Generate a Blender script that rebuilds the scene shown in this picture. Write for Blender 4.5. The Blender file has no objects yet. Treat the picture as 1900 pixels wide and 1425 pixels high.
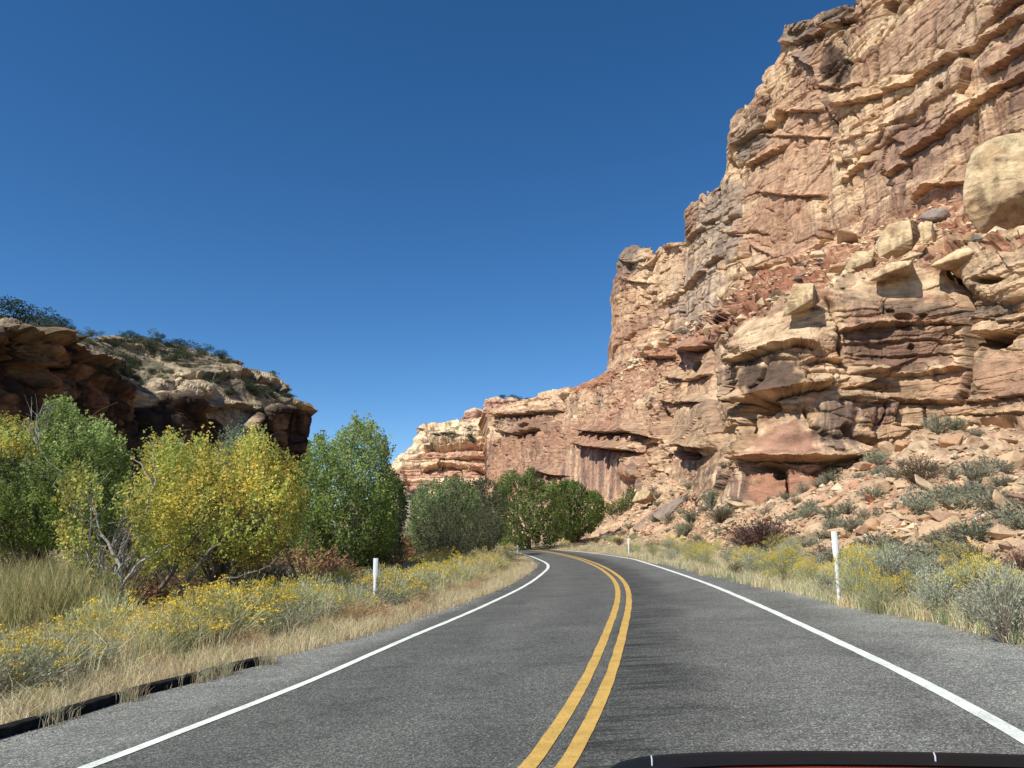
import bpy, bmesh, math, random
import numpy as np
from mathutils import Vector, Matrix

random.seed(11)
rng = np.random.default_rng(11)
S = bpy.context.scene
COL = S.collection

# ------------------------------------------------------------------ camera
F, CX, CY = 1427.0, 950.0, 712.5
PITCH = math.atan(272.5 / F)
CP, SP = math.cos(PITCH), math.sin(PITCH)
CAMH = 1.6
cd = bpy.data.cameras.new("camera")
cam = bpy.data.objects.new("camera", cd)
COL.objects.link(cam)
cam.location = (0, 0, CAMH)
cam.rotation_euler = (math.radians(90) + PITCH, 0, 0)
cd.sensor_width = 36
cd.lens = F / 1900 * 36
cd.clip_start = 0.05
cd.clip_end = 5000
S.camera = cam

# ------------------------------------------------------------------ light
SUN_EL = math.radians(45)
SUN_H = Vector((-0.74, -0.67)).normalized()
w = bpy.data.worlds.new("World")
S.world = w
w.use_nodes = True
nt = w.node_tree
nt.nodes.clear()
sky = nt.nodes.new("ShaderNodeTexSky")
sky.sky_type = 'NISHITA'
sky.sun_disc = False
sky.sun_elevation = SUN_EL
sky.sun_rotation = math.atan2(SUN_H.x, SUN_H.y)
sky.altitude = 2500
sky.air_density = 0.9
sky.dust_density = 0.0
sky.ozone_density = 2.2
bg = nt.nodes.new("ShaderNodeBackground")
bg.inputs[1].default_value = 0.122
wo = nt.nodes.new("ShaderNodeOutputWorld")
hs = nt.nodes.new("ShaderNodeHueSaturation")
hs.inputs["Saturation"].default_value = 1.27
nt.links.new(sky.outputs[0], hs.inputs["Color"])
nt.links.new(hs.outputs[0], bg.inputs[0])
nt.links.new(bg.outputs[0], wo.inputs[0])
ld = bpy.data.lights.new("sun", 'SUN')
ld.energy = 5.0
ld.angle = math.radians(0.53)
ld.color = (1.0, 0.95, 0.86)
sun = bpy.data.objects.new("sun", ld)
COL.objects.link(sun)
sv = Vector((SUN_H.x * math.cos(SUN_EL), SUN_H.y * math.cos(SUN_EL), math.sin(SUN_EL)))
sun.rotation_euler = sv.to_track_quat('Z', 'Y').to_euler()
sun.location = (-60, -40, 80)
S.view_settings.view_transform = 'Standard'
S.view_settings.look = 'None'
S.view_settings.gamma = 1
S.view_settings.exposure = 0.2
S.cycles.max_bounces = 6
S.cycles.transparent_max_bounces = 8

# ------------------------------------------------------------------ helpers
def ray(px, py):
    u = (np.asarray(px, float) - CX) / F
    v = (CY - np.asarray(py, float)) / F
    return u, CP - SP * v, SP + CP * v

def at(px, py, Y):
    dx, dy, dz = ray(px, py)
    t = Y / dy
    return np.stack([dx * t, Y + 0 * t, CAMH + dz * t], -1)

TILT = 0.05
def road_pt(px, py, lift=0.0):
    dx, dy, dz = ray(px, py)
    t = (CAMH - lift) / (TILT * dx - dz)
    return np.stack([dx * t, dy * t, CAMH + dz * t], -1)

_G = np.array([[1,1,0],[-1,1,0],[1,-1,0],[-1,-1,0],[1,0,1],[-1,0,1],[1,0,-1],[-1,0,-1],
               [0,1,1],[0,-1,1],[0,1,-1],[0,-1,-1],[1,1,0],[-1,1,0],[0,-1,1],[0,-1,-1]], np.float32)
_P = np.random.default_rng(5).permutation(256)
_P = np.concatenate([_P, _P, _P]).astype(np.int32)

def perlin(p, seed=0):
    p = np.asarray(p, np.float32) + np.float32(seed * 17.31)
    i = np.floor(p)
    f = p - i
    i = i.astype(np.int32) & 255
    u = f * f * f * (f * (f * 6 - 15) + 10)
    out = 0
    for a in (0, 1):
        for b in (0, 1):
            for c in (0, 1):
                h = _P[_P[_P[i[..., 0] + a] + i[..., 1] + b] + i[..., 2] + c] & 15
                g = _G[h]
                d = g[..., 0] * (f[..., 0] - a) + g[..., 1] * (f[..., 1] - b) + g[..., 2] * (f[..., 2] - c)
                wgt = (u[..., 0] if a else 1 - u[..., 0]) * (u[..., 1] if b else 1 - u[..., 1]) * (u[..., 2] if c else 1 - u[..., 2])
                out = out + d * wgt
    return out

def fbm(p, n=4, seed=0, rid=False):
    s, a, k = 0, 1.0, 1.0
    tot = 0
    for o in range(n):
        v = perlin(p * k, seed + o * 3)
        if rid:
            v = 1 - 2 * np.abs(v) * 1.6
        s = s + v * a
        tot += a
        a *= 0.5
        k *= 2.03
    return s / tot

def h2(i, j, seed=0):
    v = np.sin(i * 127.1 + j * 311.7 + seed * 74.7) * 43758.5453
    return v - np.floor(v)

def sstep(a, b, x):
    t = np.clip((x - a) / (b - a), 0, 1)
    return t * t * (3 - 2 * t)

def masonry(s, b, ss, sb, seed, w=0.12):
    """irregular beds cut by joints: returns per-block value and groove strength"""
    b = b / sb
    b = b + 0.9 * np.sin(b * 1.7 + seed) * 0.35 + 0.3 * np.sin(b * 0.61 + seed * 2)
    i = np.floor(b)
    fb = b - i
    width = ss * (0.6 + 1.1 * h2(i, 0 * i, seed + 3))
    s2 = s / width + h2(i, i * 0 + 5, seed) * 17
    s2 = s2 + 0.3 * np.sin(s2 * 2.1 + i)
    j = np.floor(s2)
    fs = s2 - j
    r = h2(i, j, seed + 1)
    eb = np.minimum(fb, 1 - fb) * sb
    es = np.minimum(fs, 1 - fs) * width
    e = np.minimum(eb * 1.3, es)
    g = np.exp(-(e / (w * sb)) ** 2)
    bed = h2(i, i * 0 + 9, seed + 2)
    # rounded top of a bed, sharp under-side
    r = r * 0.6 + bed * 0.4
    return r, g, fb

def cells2(s, z, ss, sz, seed):
    """2D cellular blocks: per-cell random, offset from the cell centre, F2-F1"""
    a, b = s / ss, z / sz
    ia, ib = np.floor(a), np.floor(b)
    f1 = np.full(a.shape, 9.0, np.float32)
    f2 = f1.copy()
    r = np.zeros(a.shape, np.float32)
    r2 = r.copy(); r3 = r.copy(); cx = r.copy(); cz = r.copy()
    for i in (-1, 0, 1):
        for j in (-1, 0, 1):
            ci, cj = ia + i, ib + j
            ox, oz = ci + h2(ci, cj, seed), cj + h2(ci, cj, seed + 1)
            dx, dz = a - ox, b - oz
            d = np.maximum(np.abs(dx), np.abs(dz)) * 0.5 + np.hypot(dx, dz) * 0.5
            m = d < f1
            f2 = np.where(m, f1, np.minimum(f2, d))
            f1 = np.where(m, d, f1)
            r = np.where(m, h2(ci, cj, seed + 2), r)
            r2 = np.where(m, h2(ci, cj, seed + 3), r2)
            r3 = np.where(m, h2(ci, cj, seed + 4), r3)
            cx = np.where(m, dx, cx)
            cz = np.where(m, dz, cz)
    return r, (r2 - 0.5) * cx + (r3 - 0.35) * cz, f2 - f1

def link(o, parent=None):
    COL.objects.link(o)
    if parent is not None:
        o.parent = parent
    return o

def mesh_from(name, V, Fc, mat=None, cols=None, smooth=False, uv=None):
    me = bpy.data.meshes.new(name)
    V = np.asarray(V, np.float32).reshape(-1, 3)
    me.vertices.add(len(V))
    me.vertices.foreach_set("co", V.ravel())
    if not isinstance(Fc, (list, tuple)):
        Fc = [Fc]
    Fc = [np.asarray(f, np.int32) for f in Fc if len(f)]
    nl = sum(f.size for f in Fc)
    npoly = sum(len(f) for f in Fc)
    me.loops.add(nl)
    me.polygons.add(npoly)
    me.loops.foreach_set("vertex_index", np.concatenate([f.ravel() for f in Fc]))
    st = []
    o = 0
    for f in Fc:
        st.append(o + np.arange(len(f)) * f.shape[1])
        o += f.size
    me.polygons.foreach_set("loop_start", np.concatenate(st).astype(np.int32))
    me.update(calc_edges=True)
    me.polygons.foreach_set("use_smooth", np.full(npoly, smooth, bool))
    if cols is not None:
        ca = me.color_attributes.new("Col", 'FLOAT_COLOR', 'POINT')
        c4 = np.ones((len(V), 4), np.float32)
        c4[:, :3] = cols
        ca.data.foreach_set("color", c4.ravel())
    if uv is not None:
        ul = me.uv_layers.new(name="UVMap")
        idx = np.concatenate([f.ravel() for f in Fc])
        ul.data.foreach_set("uv", np.asarray(uv, np.float32)[idx].ravel())
    if mat is not None:
        me.materials.append(mat)
    return me

def mobj(name, me, parent=None, **props):
    o = bpy.data.objects.new(name, me)
    link(o, parent)
    for k, v in props.items():
        if v is not None:
            o[k] = v
    return o

def empty(name, loc, label, cat, group=None, rz=0):
    o = bpy.data.objects.new(name, None)
    o.empty_display_size = 0.2
    link(o)
    o.location = loc
    o.rotation_euler = (0, 0, rz)
    o["label"] = label
    o["category"] = cat
    if group:
        o["group"] = group
    return o

def grid_faces(nr, nc):
    a = np.arange(nr * nc).reshape(nr, nc)
    return np.stack([a[:-1, :-1], a[:-1, 1:], a[1:, 1:], a[1:, :-1]], -1).reshape(-1, 4)

def blur(a, k, axes=(0, 1)):
    for ax in axes:
        pad = [(0, 0)] * a.ndim
        pad[ax] = (k, k)
        b = np.pad(a, pad, mode='edge')
        c = np.cumsum(b, axis=ax)
        z = np.zeros_like(np.take(c, [0], axis=ax))
        c = np.concatenate([z, c], axis=ax)
        n = a.shape[ax]
        hi = np.take(c, np.arange(2 * k + 1, 2 * k + 1 + n), axis=ax)
        lo = np.take(c, np.arange(0, n), axis=ax)
        a = (hi - lo) / (2 * k + 1)
    return a

def normals(P):
    dr = np.gradient(P, axis=0)
    dc = np.gradient(P, axis=1)
    n = np.cross(dc, dr)
    return n / (np.linalg.norm(n, axis=-1, keepdims=True) + 1e-9)

# ------------------------------------------------------------------ materials
def new_mat(name):
    m = bpy.data.materials.new(name)
    m.use_nodes = True
    t = m.node_tree
    b = t.nodes["Principled BSDF"]
    b.inputs["Specular IOR Level"].default_value = 0.2
    b.inputs["Roughness"].default_value = 0.9
    return m, t, b

def N(t, kind, **kw):
    n = t.nodes.new(kind)
    for k, v in kw.items():
        setattr(n, k, v)
    return n

def ramp(t, fac, stops):
    r = N(t, "ShaderNodeValToRGB")
    e = r.color_ramp.elements
    while len(e) < len(stops):
        e.new(0.5)
    for i, (p, c) in enumerate(stops):
        e[i].position = p
        e[i].color = (c[0], c[1], c[2], 1) if not isinstance(c, float) else (c, c, c, 1)
    t.links.new(fac, r.inputs[0])
    return r.outputs[0]

def noise(t, vec, scale, detail=4, rough=0.6, dist=0.0):
    n = N(t, "ShaderNodeTexNoise")
    n.inputs["Scale"].default_value = scale
    n.inputs["Detail"].default_value = detail
    n.inputs["Roughness"].default_value = rough
    n.inputs["Distortion"].default_value = dist
    t.links.new(vec, n.inputs["Vector"])
    return n.outputs[0]

def mixc(t, mode, fac, a, b):
    m = N(t, "ShaderNodeMix", data_type='RGBA', blend_type=mode)
    if isinstance(fac, (int, float)):
        m.inputs[0].default_value = fac
    else:
        t.links.new(fac, m.inputs[0])
    for k, v in ((6, a), (7, b)):
        if isinstance(v, tuple):
            m.inputs[k].default_value = (*v, 1)
        else:
            t.links.new(v, m.inputs[k])
    return m.outputs[2]

def rock_material(name, scale, bump, streak=0.5):
    """sandstone: the vertex colour carries the beds, the nodes carry grain, pits and fine streaks"""
    m, t, b = new_mat(name)
    geo = N(t, "ShaderNodeNewGeometry")
    mp = N(t, "ShaderNodeMapping")
    mp.inputs["Scale"].default_value = (scale, scale, scale * 2.6)
    t.links.new(geo.outputs["Position"], mp.inputs[0])
    mv = N(t, "ShaderNodeMapping")
    mv.inputs["Scale"].default_value = (scale * 1.6, scale * 1.6, scale * 0.12)
    t.links.new(geo.outputs["Position"], mv.inputs[0])
    at_ = N(t, "ShaderNodeAttribute", attribute_name="Col")
    n1 = noise(t, mp.outputs[0], 1.0, 8, 0.7, 0.3)
    n2 = noise(t, mv.outputs[0], 1.0, 5, 0.6)
    c = mixc(t, 'MULTIPLY', 1.0, at_.outputs["Color"], ramp(t, n1, [(0.3, 0.35), (0.45, 0.86), (0.55, 1.1), (0.72, 1.4)]))
    c = mixc(t, 'MULTIPLY', streak, c, ramp(t, n2, [(0.32, 0.6), (0.5, 1.05), (0.7, 1.2)]))
    t.links.new(c, b.inputs["Base Color"])
    bp = N(t, "ShaderNodeBump")
    bp.inputs["Strength"].default_value = 0.9
    bp.inputs["Distance"].default_value = bump
    t.links.new(n1, bp.inputs["Height"])
    n3 = noise(t, mp.outputs[0], 5.0, 6, 0.75)
    b2 = N(t, "ShaderNodeBump")
    b2.inputs["Strength"].default_value = 0.8
    b2.inputs["Distance"].default_value = bump * 0.4
    t.links.new(n3, b2.inputs["Height"])
    t.links.new(bp.outputs[0], b2.inputs["Normal"])
    t.links.new(b2.outputs[0], b.inputs["Normal"])
    b.inputs["Roughness"].default_value = 0.95
    b.inputs["Specular IOR Level"].default_value = 0.1
    return m

def leaf_material(name, transl=0.35, rough=0.55):
    m = bpy.data.materials.new(name)
    m.use_nodes = True
    t = m.node_tree
    t.nodes.clear()
    out = N(t, "ShaderNodeOutputMaterial")
    a = N(t, "ShaderNodeAttribute", attribute_name="Col")
    oi = N(t, "ShaderNodeObjectInfo")
    hv = N(t, "ShaderNodeHueSaturation")
    mr = N(t, "ShaderNodeMapRange")
    mr.inputs[3].default_value = 0.8
    mr.inputs[4].default_value = 1.2
    t.links.new(oi.outputs["Random"], mr.inputs[0])
    t.links.new(mr.outputs[0], hv.inputs["Value"])
    t.links.new(a.outputs["Color"], hv.inputs["Color"])
    b = N(t, "ShaderNodeBsdfPrincipled")
    b.inputs["Roughness"].default_value = rough
    b.inputs["Specular IOR Level"].default_value = 0.12
    t.links.new(hv.outputs[0], b.inputs["Base Color"])
    tr = N(t, "ShaderNodeBsdfTranslucent")
    t.links.new(hv.outputs[0], tr.inputs[0])
    mx = N(t, "ShaderNodeMixShader")
    mx.inputs[0].default_value = transl
    t.links.new(b.outputs[0], mx.inputs[1])
    t.links.new(tr.outputs[0], mx.inputs[2])
    t.links.new(mx.outputs[0], out.inputs[0])
    return m

def plain(name, col, rough=0.6, spec=0.3, var=0.15, sc=8.0):
    m, t, b = new_mat(name)
    tc = N(t, "ShaderNodeTexCoord")
    n = noise(t, tc.outputs["Object"], sc, 5, 0.65)
    c = mixc(t, 'MULTIPLY', 1.0, col, ramp(t, n, [(0.3, 1 - var * 2), (0.7, 1 + var)]))
    t.links.new(c, b.inputs["Base Color"])
    b.inputs["Roughness"].default_value = rough
    b.inputs["Specular IOR Level"].default_value = spec
    return m

M_CLIFF = rock_material("sandstone_cliff", 0.55, 0.25, 0.7)
M_FAR = rock_material("sandstone_far_cliff", 0.2, 0.5, 0.6)
M_LEAF = leaf_material("foliage", 0.5)
M_STEM = leaf_material("dry_stems", 0.3, 0.8)
M_BARK = plain("bark", (0.2, 0.17, 0.14), 0.9, 0.1, 0.3, 14)

def boulder_material():
    m, t, b = new_mat("boulder_sandstone")
    tc = N(t, "ShaderNodeTexCoord")
    oi = N(t, "ShaderNodeObjectInfo")
    geo = N(t, "ShaderNodeNewGeometry")
    n1 = noise(t, geo.outputs["Position"], 1.6, 8, 0.7, 0.4)
    n2 = noise(t, geo.outputs["Position"], 7.0, 6, 0.7)
    base = ramp(t, oi.outputs["Random"], [(0.0, (0.60, 0.42, 0.25)), (0.4, (0.50, 0.30, 0.17)), (0.7, (0.64, 0.48, 0.30)), (0.88, (0.44, 0.26, 0.16)), (1.0, (0.25, 0.22, 0.19))])
    c = mixc(t, 'MULTIPLY', 1.0, base, ramp(t, n1, [(0.3, 0.6), (0.5, 1.0), (0.75, 1.2)]))
    c = mixc(t, 'MULTIPLY', 0.6, c, ramp(t, n2, [(0.3, 0.7), (0.6, 1.1)]))
    t.links.new(c, b.inputs["Base Color"])
    bp = N(t, "ShaderNodeBump")
    bp.inputs["Strength"].default_value = 0.7
    bp.inputs["Distance"].default_value = 0.08
    t.links.new(n2, bp.inputs["Height"])
    t.links.new(bp.outputs[0], b.inputs["Normal"])
    return m
M_BOULDER = boulder_material()

# ------------------------------------------------------------------ road
def road_material():
    m, t, b = new_mat("chip_seal_asphalt")
    geo = N(t, "ShaderNodeNewGeometry")
    P = geo.outputs["Position"]
    uv = N(t, "ShaderNodeUVMap")
    sep = N(t, "ShaderNodeSeparateXYZ")
    t.links.new(uv.outputs[0], sep.inputs[0])
    U = sep.outputs[0]
    vo = N(t, "ShaderNodeTexVoronoi")
    vo.inputs["Scale"].default_value = 78
    t.links.new(P, vo.inputs["Vector"])
    bw = N(t, "ShaderNodeRGBToBW")
    t.links.new(vo.outputs["Color"], bw.inputs[0])
    chips = ramp(t, bw.outputs[0], [(0.0, 0.055), (0.4, 0.10), (0.65, 0.165), (0.9, 0.30), (1.0, 0.5)])
    fine = noise(t, P, 170, 2, 0.5)
    chips = mixc(t, 'MULTIPLY', 0.8, chips, ramp(t, fine, [(0.3, 0.35), (0.7, 1.6)]))
    # lateral wear: darker oiled bands, paler wheel tracks and shoulders
    wig = noise(t, P, 0.45, 4, 0.6)
    ma = N(t, "ShaderNodeMath", operation='MULTIPLY_ADD')
    ma.inputs[1].default_value = 0.10
    t.links.new(wig, ma.inputs[0])
    t.links.new(U, ma.inputs[2])
    lat = ramp(t, ma.outputs[0], [(0.0, 1.6), (0.235, 1.45), (0.265, 0.82), (0.35, 0.76), (0.41, 0.92), (0.47, 0.78),
                                  (0.545, 0.85), (0.565, 0.6), (0.61, 0.68), (0.65, 0.98), (0.74, 1.18), (0.80, 1.05), (0.835, 1.3), (0.87, 1.75), (1.0, 1.8)])
    for o in (chips,):
        c = mixc(t, 'MULTIPLY', 1.0, chips, lat)
    big = noise(t, P, 0.9, 5, 0.65, 0.5)
    c = mixc(t, 'MULTIPLY', 0.8, c, ramp(t, big, [(0.3, 0.75), (0.7, 1.25)]))
    # thin transverse cracks and tar smears
    mp = N(t, "ShaderNodeMapping")
    mp.inputs["Scale"].default_value = (0.35, 1.4, 1)
    t.links.new(P, mp.inputs[0])
    ck = noise(t, mp.outputs[0], 0.8, 6, 0.6, 1.2)
    crack = ramp(t, ck, [(0.488, 1.0), (0.499, 0.35), (0.51, 1.0)])
    c = mixc(t, 'MULTIPLY', 0.55, c, crack)
    sm = N(t, "ShaderNodeMapping")
    sm.inputs["Scale"].default_value = (0.9, 7.0, 1)
    t.links.new(P, sm.inputs[0])
    smn = noise(t, sm.outputs[0], 1.0, 5, 0.6, 0.4)
    smear = ramp(t, smn, [(0.45, 1.0), (0.62, 0.35)])
    band = ramp(t, U, [(0.50, 0.0), (0.52, 0.9), (0.55, 0.8), (0.60, 0.0)])
    c = mixc(t, 'MULTIPLY', band, c, smear)
    tint = mixc(t, 'MULTIPLY', 1.0, c, (1.0, 1.0, 0.87))
    t.links.new(tint, b.inputs["Base Color"])
    bp = N(t, "ShaderNodeBump")
    bp.inputs["Strength"].default_value = 0.5
    bp.inputs["Distance"].default_value = 0.006
    t.links.new(vo.outputs["Distance"], bp.inputs["Height"])
    t.links.new(bp.outputs[0], b.inputs["Normal"])
    b.inputs["Roughness"].default_value = 0.8
    b.inputs["Specular IOR Level"].default_value = 0.3
    return m

def paint_material(name, col, dark):
    m, t, b = new_mat(name)
    geo = N(t, "ShaderNodeNewGeometry")
    P = geo.outputs["Position"]
    n = noise(t, P, 60, 3, 0.6)
    n2 = noise(t, P, 4.0, 5, 0.7)
    c = mixc(t, 'MIX', ramp(t, n, [(0.56, 0.0), (0.68, 0.8)]), col, dark)
    c = mixc(t, 'MULTIPLY', 0.9, c, ramp(t, n2, [(0.3, 0.7), (0.6, 1.05)]))
    t.links.new(c, b.inputs["Base Color"])
    b.inputs["Roughness"].default_value = 0.7
    return m

left_px = [(60, 1462), (155, 1425), (380, 1339), (600, 1253), (652, 1230), (784, 1171.6), (847, 1146), (910, 1118), (974, 1086), (1005, 1064), (1016, 1051), (1008, 1042), (974, 1029), (935, 1020.5)]
mid_px = [(965, 1490), (1018, 1425), (1080, 1322), (1118, 1240), (1142, 1170), (1156, 1120), (1155, 1092), (1142, 1071), (1110, 1050), (1065, 1034), (1010, 1023), (950, 1017)]
right_px = [(2040, 1445), (1900, 1366), (1700, 1256), (1500, 1163), (1400, 1118), (1300, 1078), (1200, 1045), (1167, 1036), (1100, 1026.5), (1050, 1021.5), (1000, 1017.5), (945, 1014)]

def curve_world(pts):
    p = road_pt(np.array([a for a, b in pts]), np.array([b for a, b in pts]))[:, :2]
    # extrapolate back past the camera, straight
    d = p[0] - p[1]
    d = d / np.linalg.norm(d)
    back = [p[0] + d * k for k in (14, 7)]
    return np.vstack([back, p])

def spline(p, n=400):
    """Catmull-Rom through p, resampled evenly"""
    q = [2 * p[0] - p[1]] + list(p) + [2 * p[-1] - p[-2]]
    out = []
    for i in range(1, len(q) - 2):
        for t in np.linspace(0, 1, 24, endpoint=False):
            a, b, c, d = q[i - 1], q[i], q[i + 1], q[i + 2]
            out.append(0.5 * ((2 * b) + (-a + c) * t + (2 * a - 5 * b + 4 * c - d) * t * t + (-a + 3 * b - 3 * c + d) * t ** 3))
    out.append(q[-2])
    out = np.array(out)
    L = np.concatenate([[0], np.cumsum(np.linalg.norm(np.diff(out, axis=0), axis=1))])
    s = np.linspace(0, L[-1], n)
    return np.stack([np.interp(s, L, out[:, 0]), np.interp(s, L, out[:, 1])], 1)

NR = 420
cl = spline(curve_world(mid_px), NR)
# smooth the centre line so that its curvature changes gently
for _ in range(60):
    cl[1:-1] = 0.25 * cl[:-2] + 0.5 * cl[1:-1] + 0.25 * cl[2:]
# extend the far end round the bend to the left
tdir = cl[-1] - cl[-2]
tdir /= np.linalg.norm(tdir)
ext = [cl[-1] + tdir * k + np.array([-0.004, -0.0010]) * k * k for k in np.arange(1.5, 45, 1.5)]
cl = np.vstack([cl, ext])
tan = np.gradient(cl, axis=0)
tan /= np.linalg.norm(tan, axis=1, keepdims=True)
nrm = np.stack([tan[:, 1], -tan[:, 0]], 1)      # to the right

def offset_to(pts, side):
    """distance from centre line to a traced line, per centre-line sample"""
    c = spline(curve_world(pts), 1200)
    out = []
    for p, n_ in zip(cl, nrm):
        r = c - p
        lat = r @ n_
        lon = np.abs(r @ np.array([-n_[1], n_[0]]))
        k = np.where((lat * side > 1.0) & (lon < 0.6) & (np.abs(lat) < 7))[0]
        out.append(np.abs(lat[k]).min() if len(k) else np.nan)
    out = np.array(out)
    ok = ~np.isnan(out)
    out = np.interp(np.arange(len(out)), np.where(ok)[0], out[ok])
    for _ in range(30):
        out[1:-1] = 0.25 * out[:-2] + 0.5 * out[1:-1] + 0.25 * out[2:]
    return out
offL = offset_to(left_px, -1)
offR = offset_to(right_px, 1)
print("lane widths", offL.min(), offL.max(), offR.min(), offR.max())
dist_along = np.concatenate([[0], np.cumsum(np.linalg.norm(np.diff(cl, axis=0), axis=1))])

for _x, _y in ((92, 1345), (243, 1296), (378, 1262), (497, 1231)):
    _p = road_pt(_x, _y)[:2]
    _k = int(np.argmin(((cl - _p) ** 2).sum(1)))
    print("kerb", _p, "outside white line", -float((_p - cl[_k]) @ nrm[_k]) - offL[_k])
# paved shoulders (metres outside the edge lines), from the traced asphalt edges
depthY = cl[:, 1]
shL = np.interp(depthY, [0, 9, 10, 12.5, 18, 25, 40, 60], [1.62, 1.68, 1.5, 0.95, 0.65, 0.55, 0.5, 0.5])
shR = np.interp(depthY, [0, 6, 12, 18, 26, 40, 60], [2.1, 2.1, 1.9, 1.5, 1.0, 0.8, 0.7])

def strip(name, o0, o1, lift, mat, nc=2, jit=0.0, uvf=False):
    k = np.linspace(0, 1, nc)
    off = o0[:, None] * (1 - k) + o1[:, None] * k
    if jit:
        q = np.stack([dist_along * 1.3, 0 * dist_along, 0 * dist_along], -1)
        off[:, 0] += perlin(q, 3) * jit + perlin(q * 5, 4) * jit * 0.5
        off[:, -1] += perlin(q, 7) * jit + perlin(q * 5, 8) * jit * 0.5
    xy = cl[:, None, :] + nrm[:, None, :] * off[..., None]
    z = TILT * xy[..., 0] + lift
    V = np.concatenate([xy, z[..., None]], -1)
    uv = None
    if uvf:
        uv = np.stack([(off + 6) / 12, dist_along[:, None] / 10 + 0 * off], -1).reshape(-1, 2)
    return mesh_from(name, V.reshape(-1, 3), grid_faces(len(cl), nc)[:, ::-1], mat, uv=uv)

M_ROAD = road_material()
edgeL = -(offL + shL)
edgeR = offR + shR
mobj("road", strip("road", edgeL, edgeR, 0.0, M_ROAD, 40, 0.12, True), kind="structure",
     label="grey chip seal two lane road curving left")
M_YEL = paint_material("yellow_road_paint", (0.62, 0.39, 0.10), (0.16, 0.12, 0.07))
M_WHT = paint_material("white_road_paint", (0.80, 0.83, 0.74), (0.30, 0.30, 0.27))
z0 = 0 * offL
for a, b_, nm, mt in ((z0 - 0.185, z0 - 0.065, "yellow_line", M_YEL), (z0 + 0.065, z0 + 0.185, "yellow_line", M_YEL),
                      (-offL - 0.06, -offL + 0.06, "white_edge_line", M_WHT), (offR - 0.065, offR + 0.065, "white_edge_line", M_WHT)):
    mobj(nm, strip(nm, a, b_, 0.006, mt, 2, 0.012), kind="structure")

# ------------------------------------------------------------------ ground
def road_lat(x, y):
    """signed lateral distance outside the pavement edge (m, >0 outside), and side"""
    x = np.asarray(x, float)
    y = np.asarray(y, float)
    sh = x.shape
    q = np.stack([x.ravel(), y.ravel()], -1).astype(np.float32)
    out = np.empty(len(q))
    c = cl.astype(np.float32)
    for a in range(0, len(q), 20000):
        d = q[a:a + 20000, None, :] - c[None]
        k = (d ** 2).sum(-1).argmin(1)
        lat = (d[np.arange(len(k)), k] * nrm[k]).sum(-1)
        out[a:a + 20000] = np.where(lat > 0, lat - edgeR[k], lat - edgeL[k])
        ins = (lat < edgeR[k]) & (lat > edgeL[k])
        out[a:a + 20000][ins] = 0
    return out.reshape(sh)

def ground_z(x, y, lat=None):
    x = np.asarray(x, float)
    y = np.asarray(y, float)
    if lat is None:
        lat = road_lat(x, y)
    base = TILT * np.clip(x, -9, 14)
    L = np.clip(-lat, 0, 400)
    drop = -0.03 * (L > 0) - 0.55 * sstep(3.0, 9.0, L) - 0.9 * sstep(9, 26, L)
    rise = np.clip(lat, 0, 60) * 0.0
    far = np.clip(y - 110, 0, 400) * 0.045
    n = fbm(np.stack([x / 3, y / 3, 0 * x], -1), 3, 5) * 0.12 * sstep(0.2, 3, np.abs(lat))
    return base + drop + rise + far + n - 0.03 - 0.5 * sstep(0.0, 3.0, lat)

gx = np.concatenate([-np.geomspace(900, 26, 34), np.linspace(-25, 30, 150), np.geomspace(32, 900, 26)])
gy = np.concatenate([np.linspace(-160, -12, 14), np.linspace(-10, 70, 170), np.geomspace(71, 1500, 70)])
KERB_D = 0.22
GX, GY = np.meshgrid(gx, gy)
GZ = ground_z(GX, GY)
Pg = np.stack([GX, GY, GZ], -1)
cn = fbm(Pg / 2.0, 4, 2)
tan_c, dirt, green = np.array([0.36, 0.27, 0.15]), np.array([0.30, 0.20, 0.13]), np.array([0.12, 0.13, 0.07])
gc = tan_c + (dirt - tan_c) * sstep(-0.2, 0.3, cn)[..., None]
gc = gc + (green - gc) * (0.55 * sstep(0.0, 0.3, fbm(Pg / 5, 3, 9)))[..., None]
M_SOIL = rock_material("dry_soil", 6.0, 0.03, 0.0)
mobj("ground", mesh_from("ground", Pg.reshape(-1, 3), grid_faces(*GX.shape), M_SOIL, gc.reshape(-1, 3), True), kind="structure")

# ------------------------------------------------------------------ cliffs
C_PINK = np.array([0.46, 0.295, 0.19])
C_CREAM = np.array([0.66, 0.52, 0.33])
C_TAN = np.array([0.52, 0.37, 0.225])
C_RED = np.array([0.42, 0.205, 0.12])
C_VARN = np.array([0.14, 0.10, 0.08])
C_GREY = np.array([0.35, 0.30, 0.24])

def lerp(a, b, t):
    return a + (b - a) * t[..., None]

def interp_knot(k, px):
    xs = [a[0] for a in k]
    return np.interp(px, xs, [a[1] for a in k]), np.interp(px, xs, [a[2] for a in k])

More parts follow.
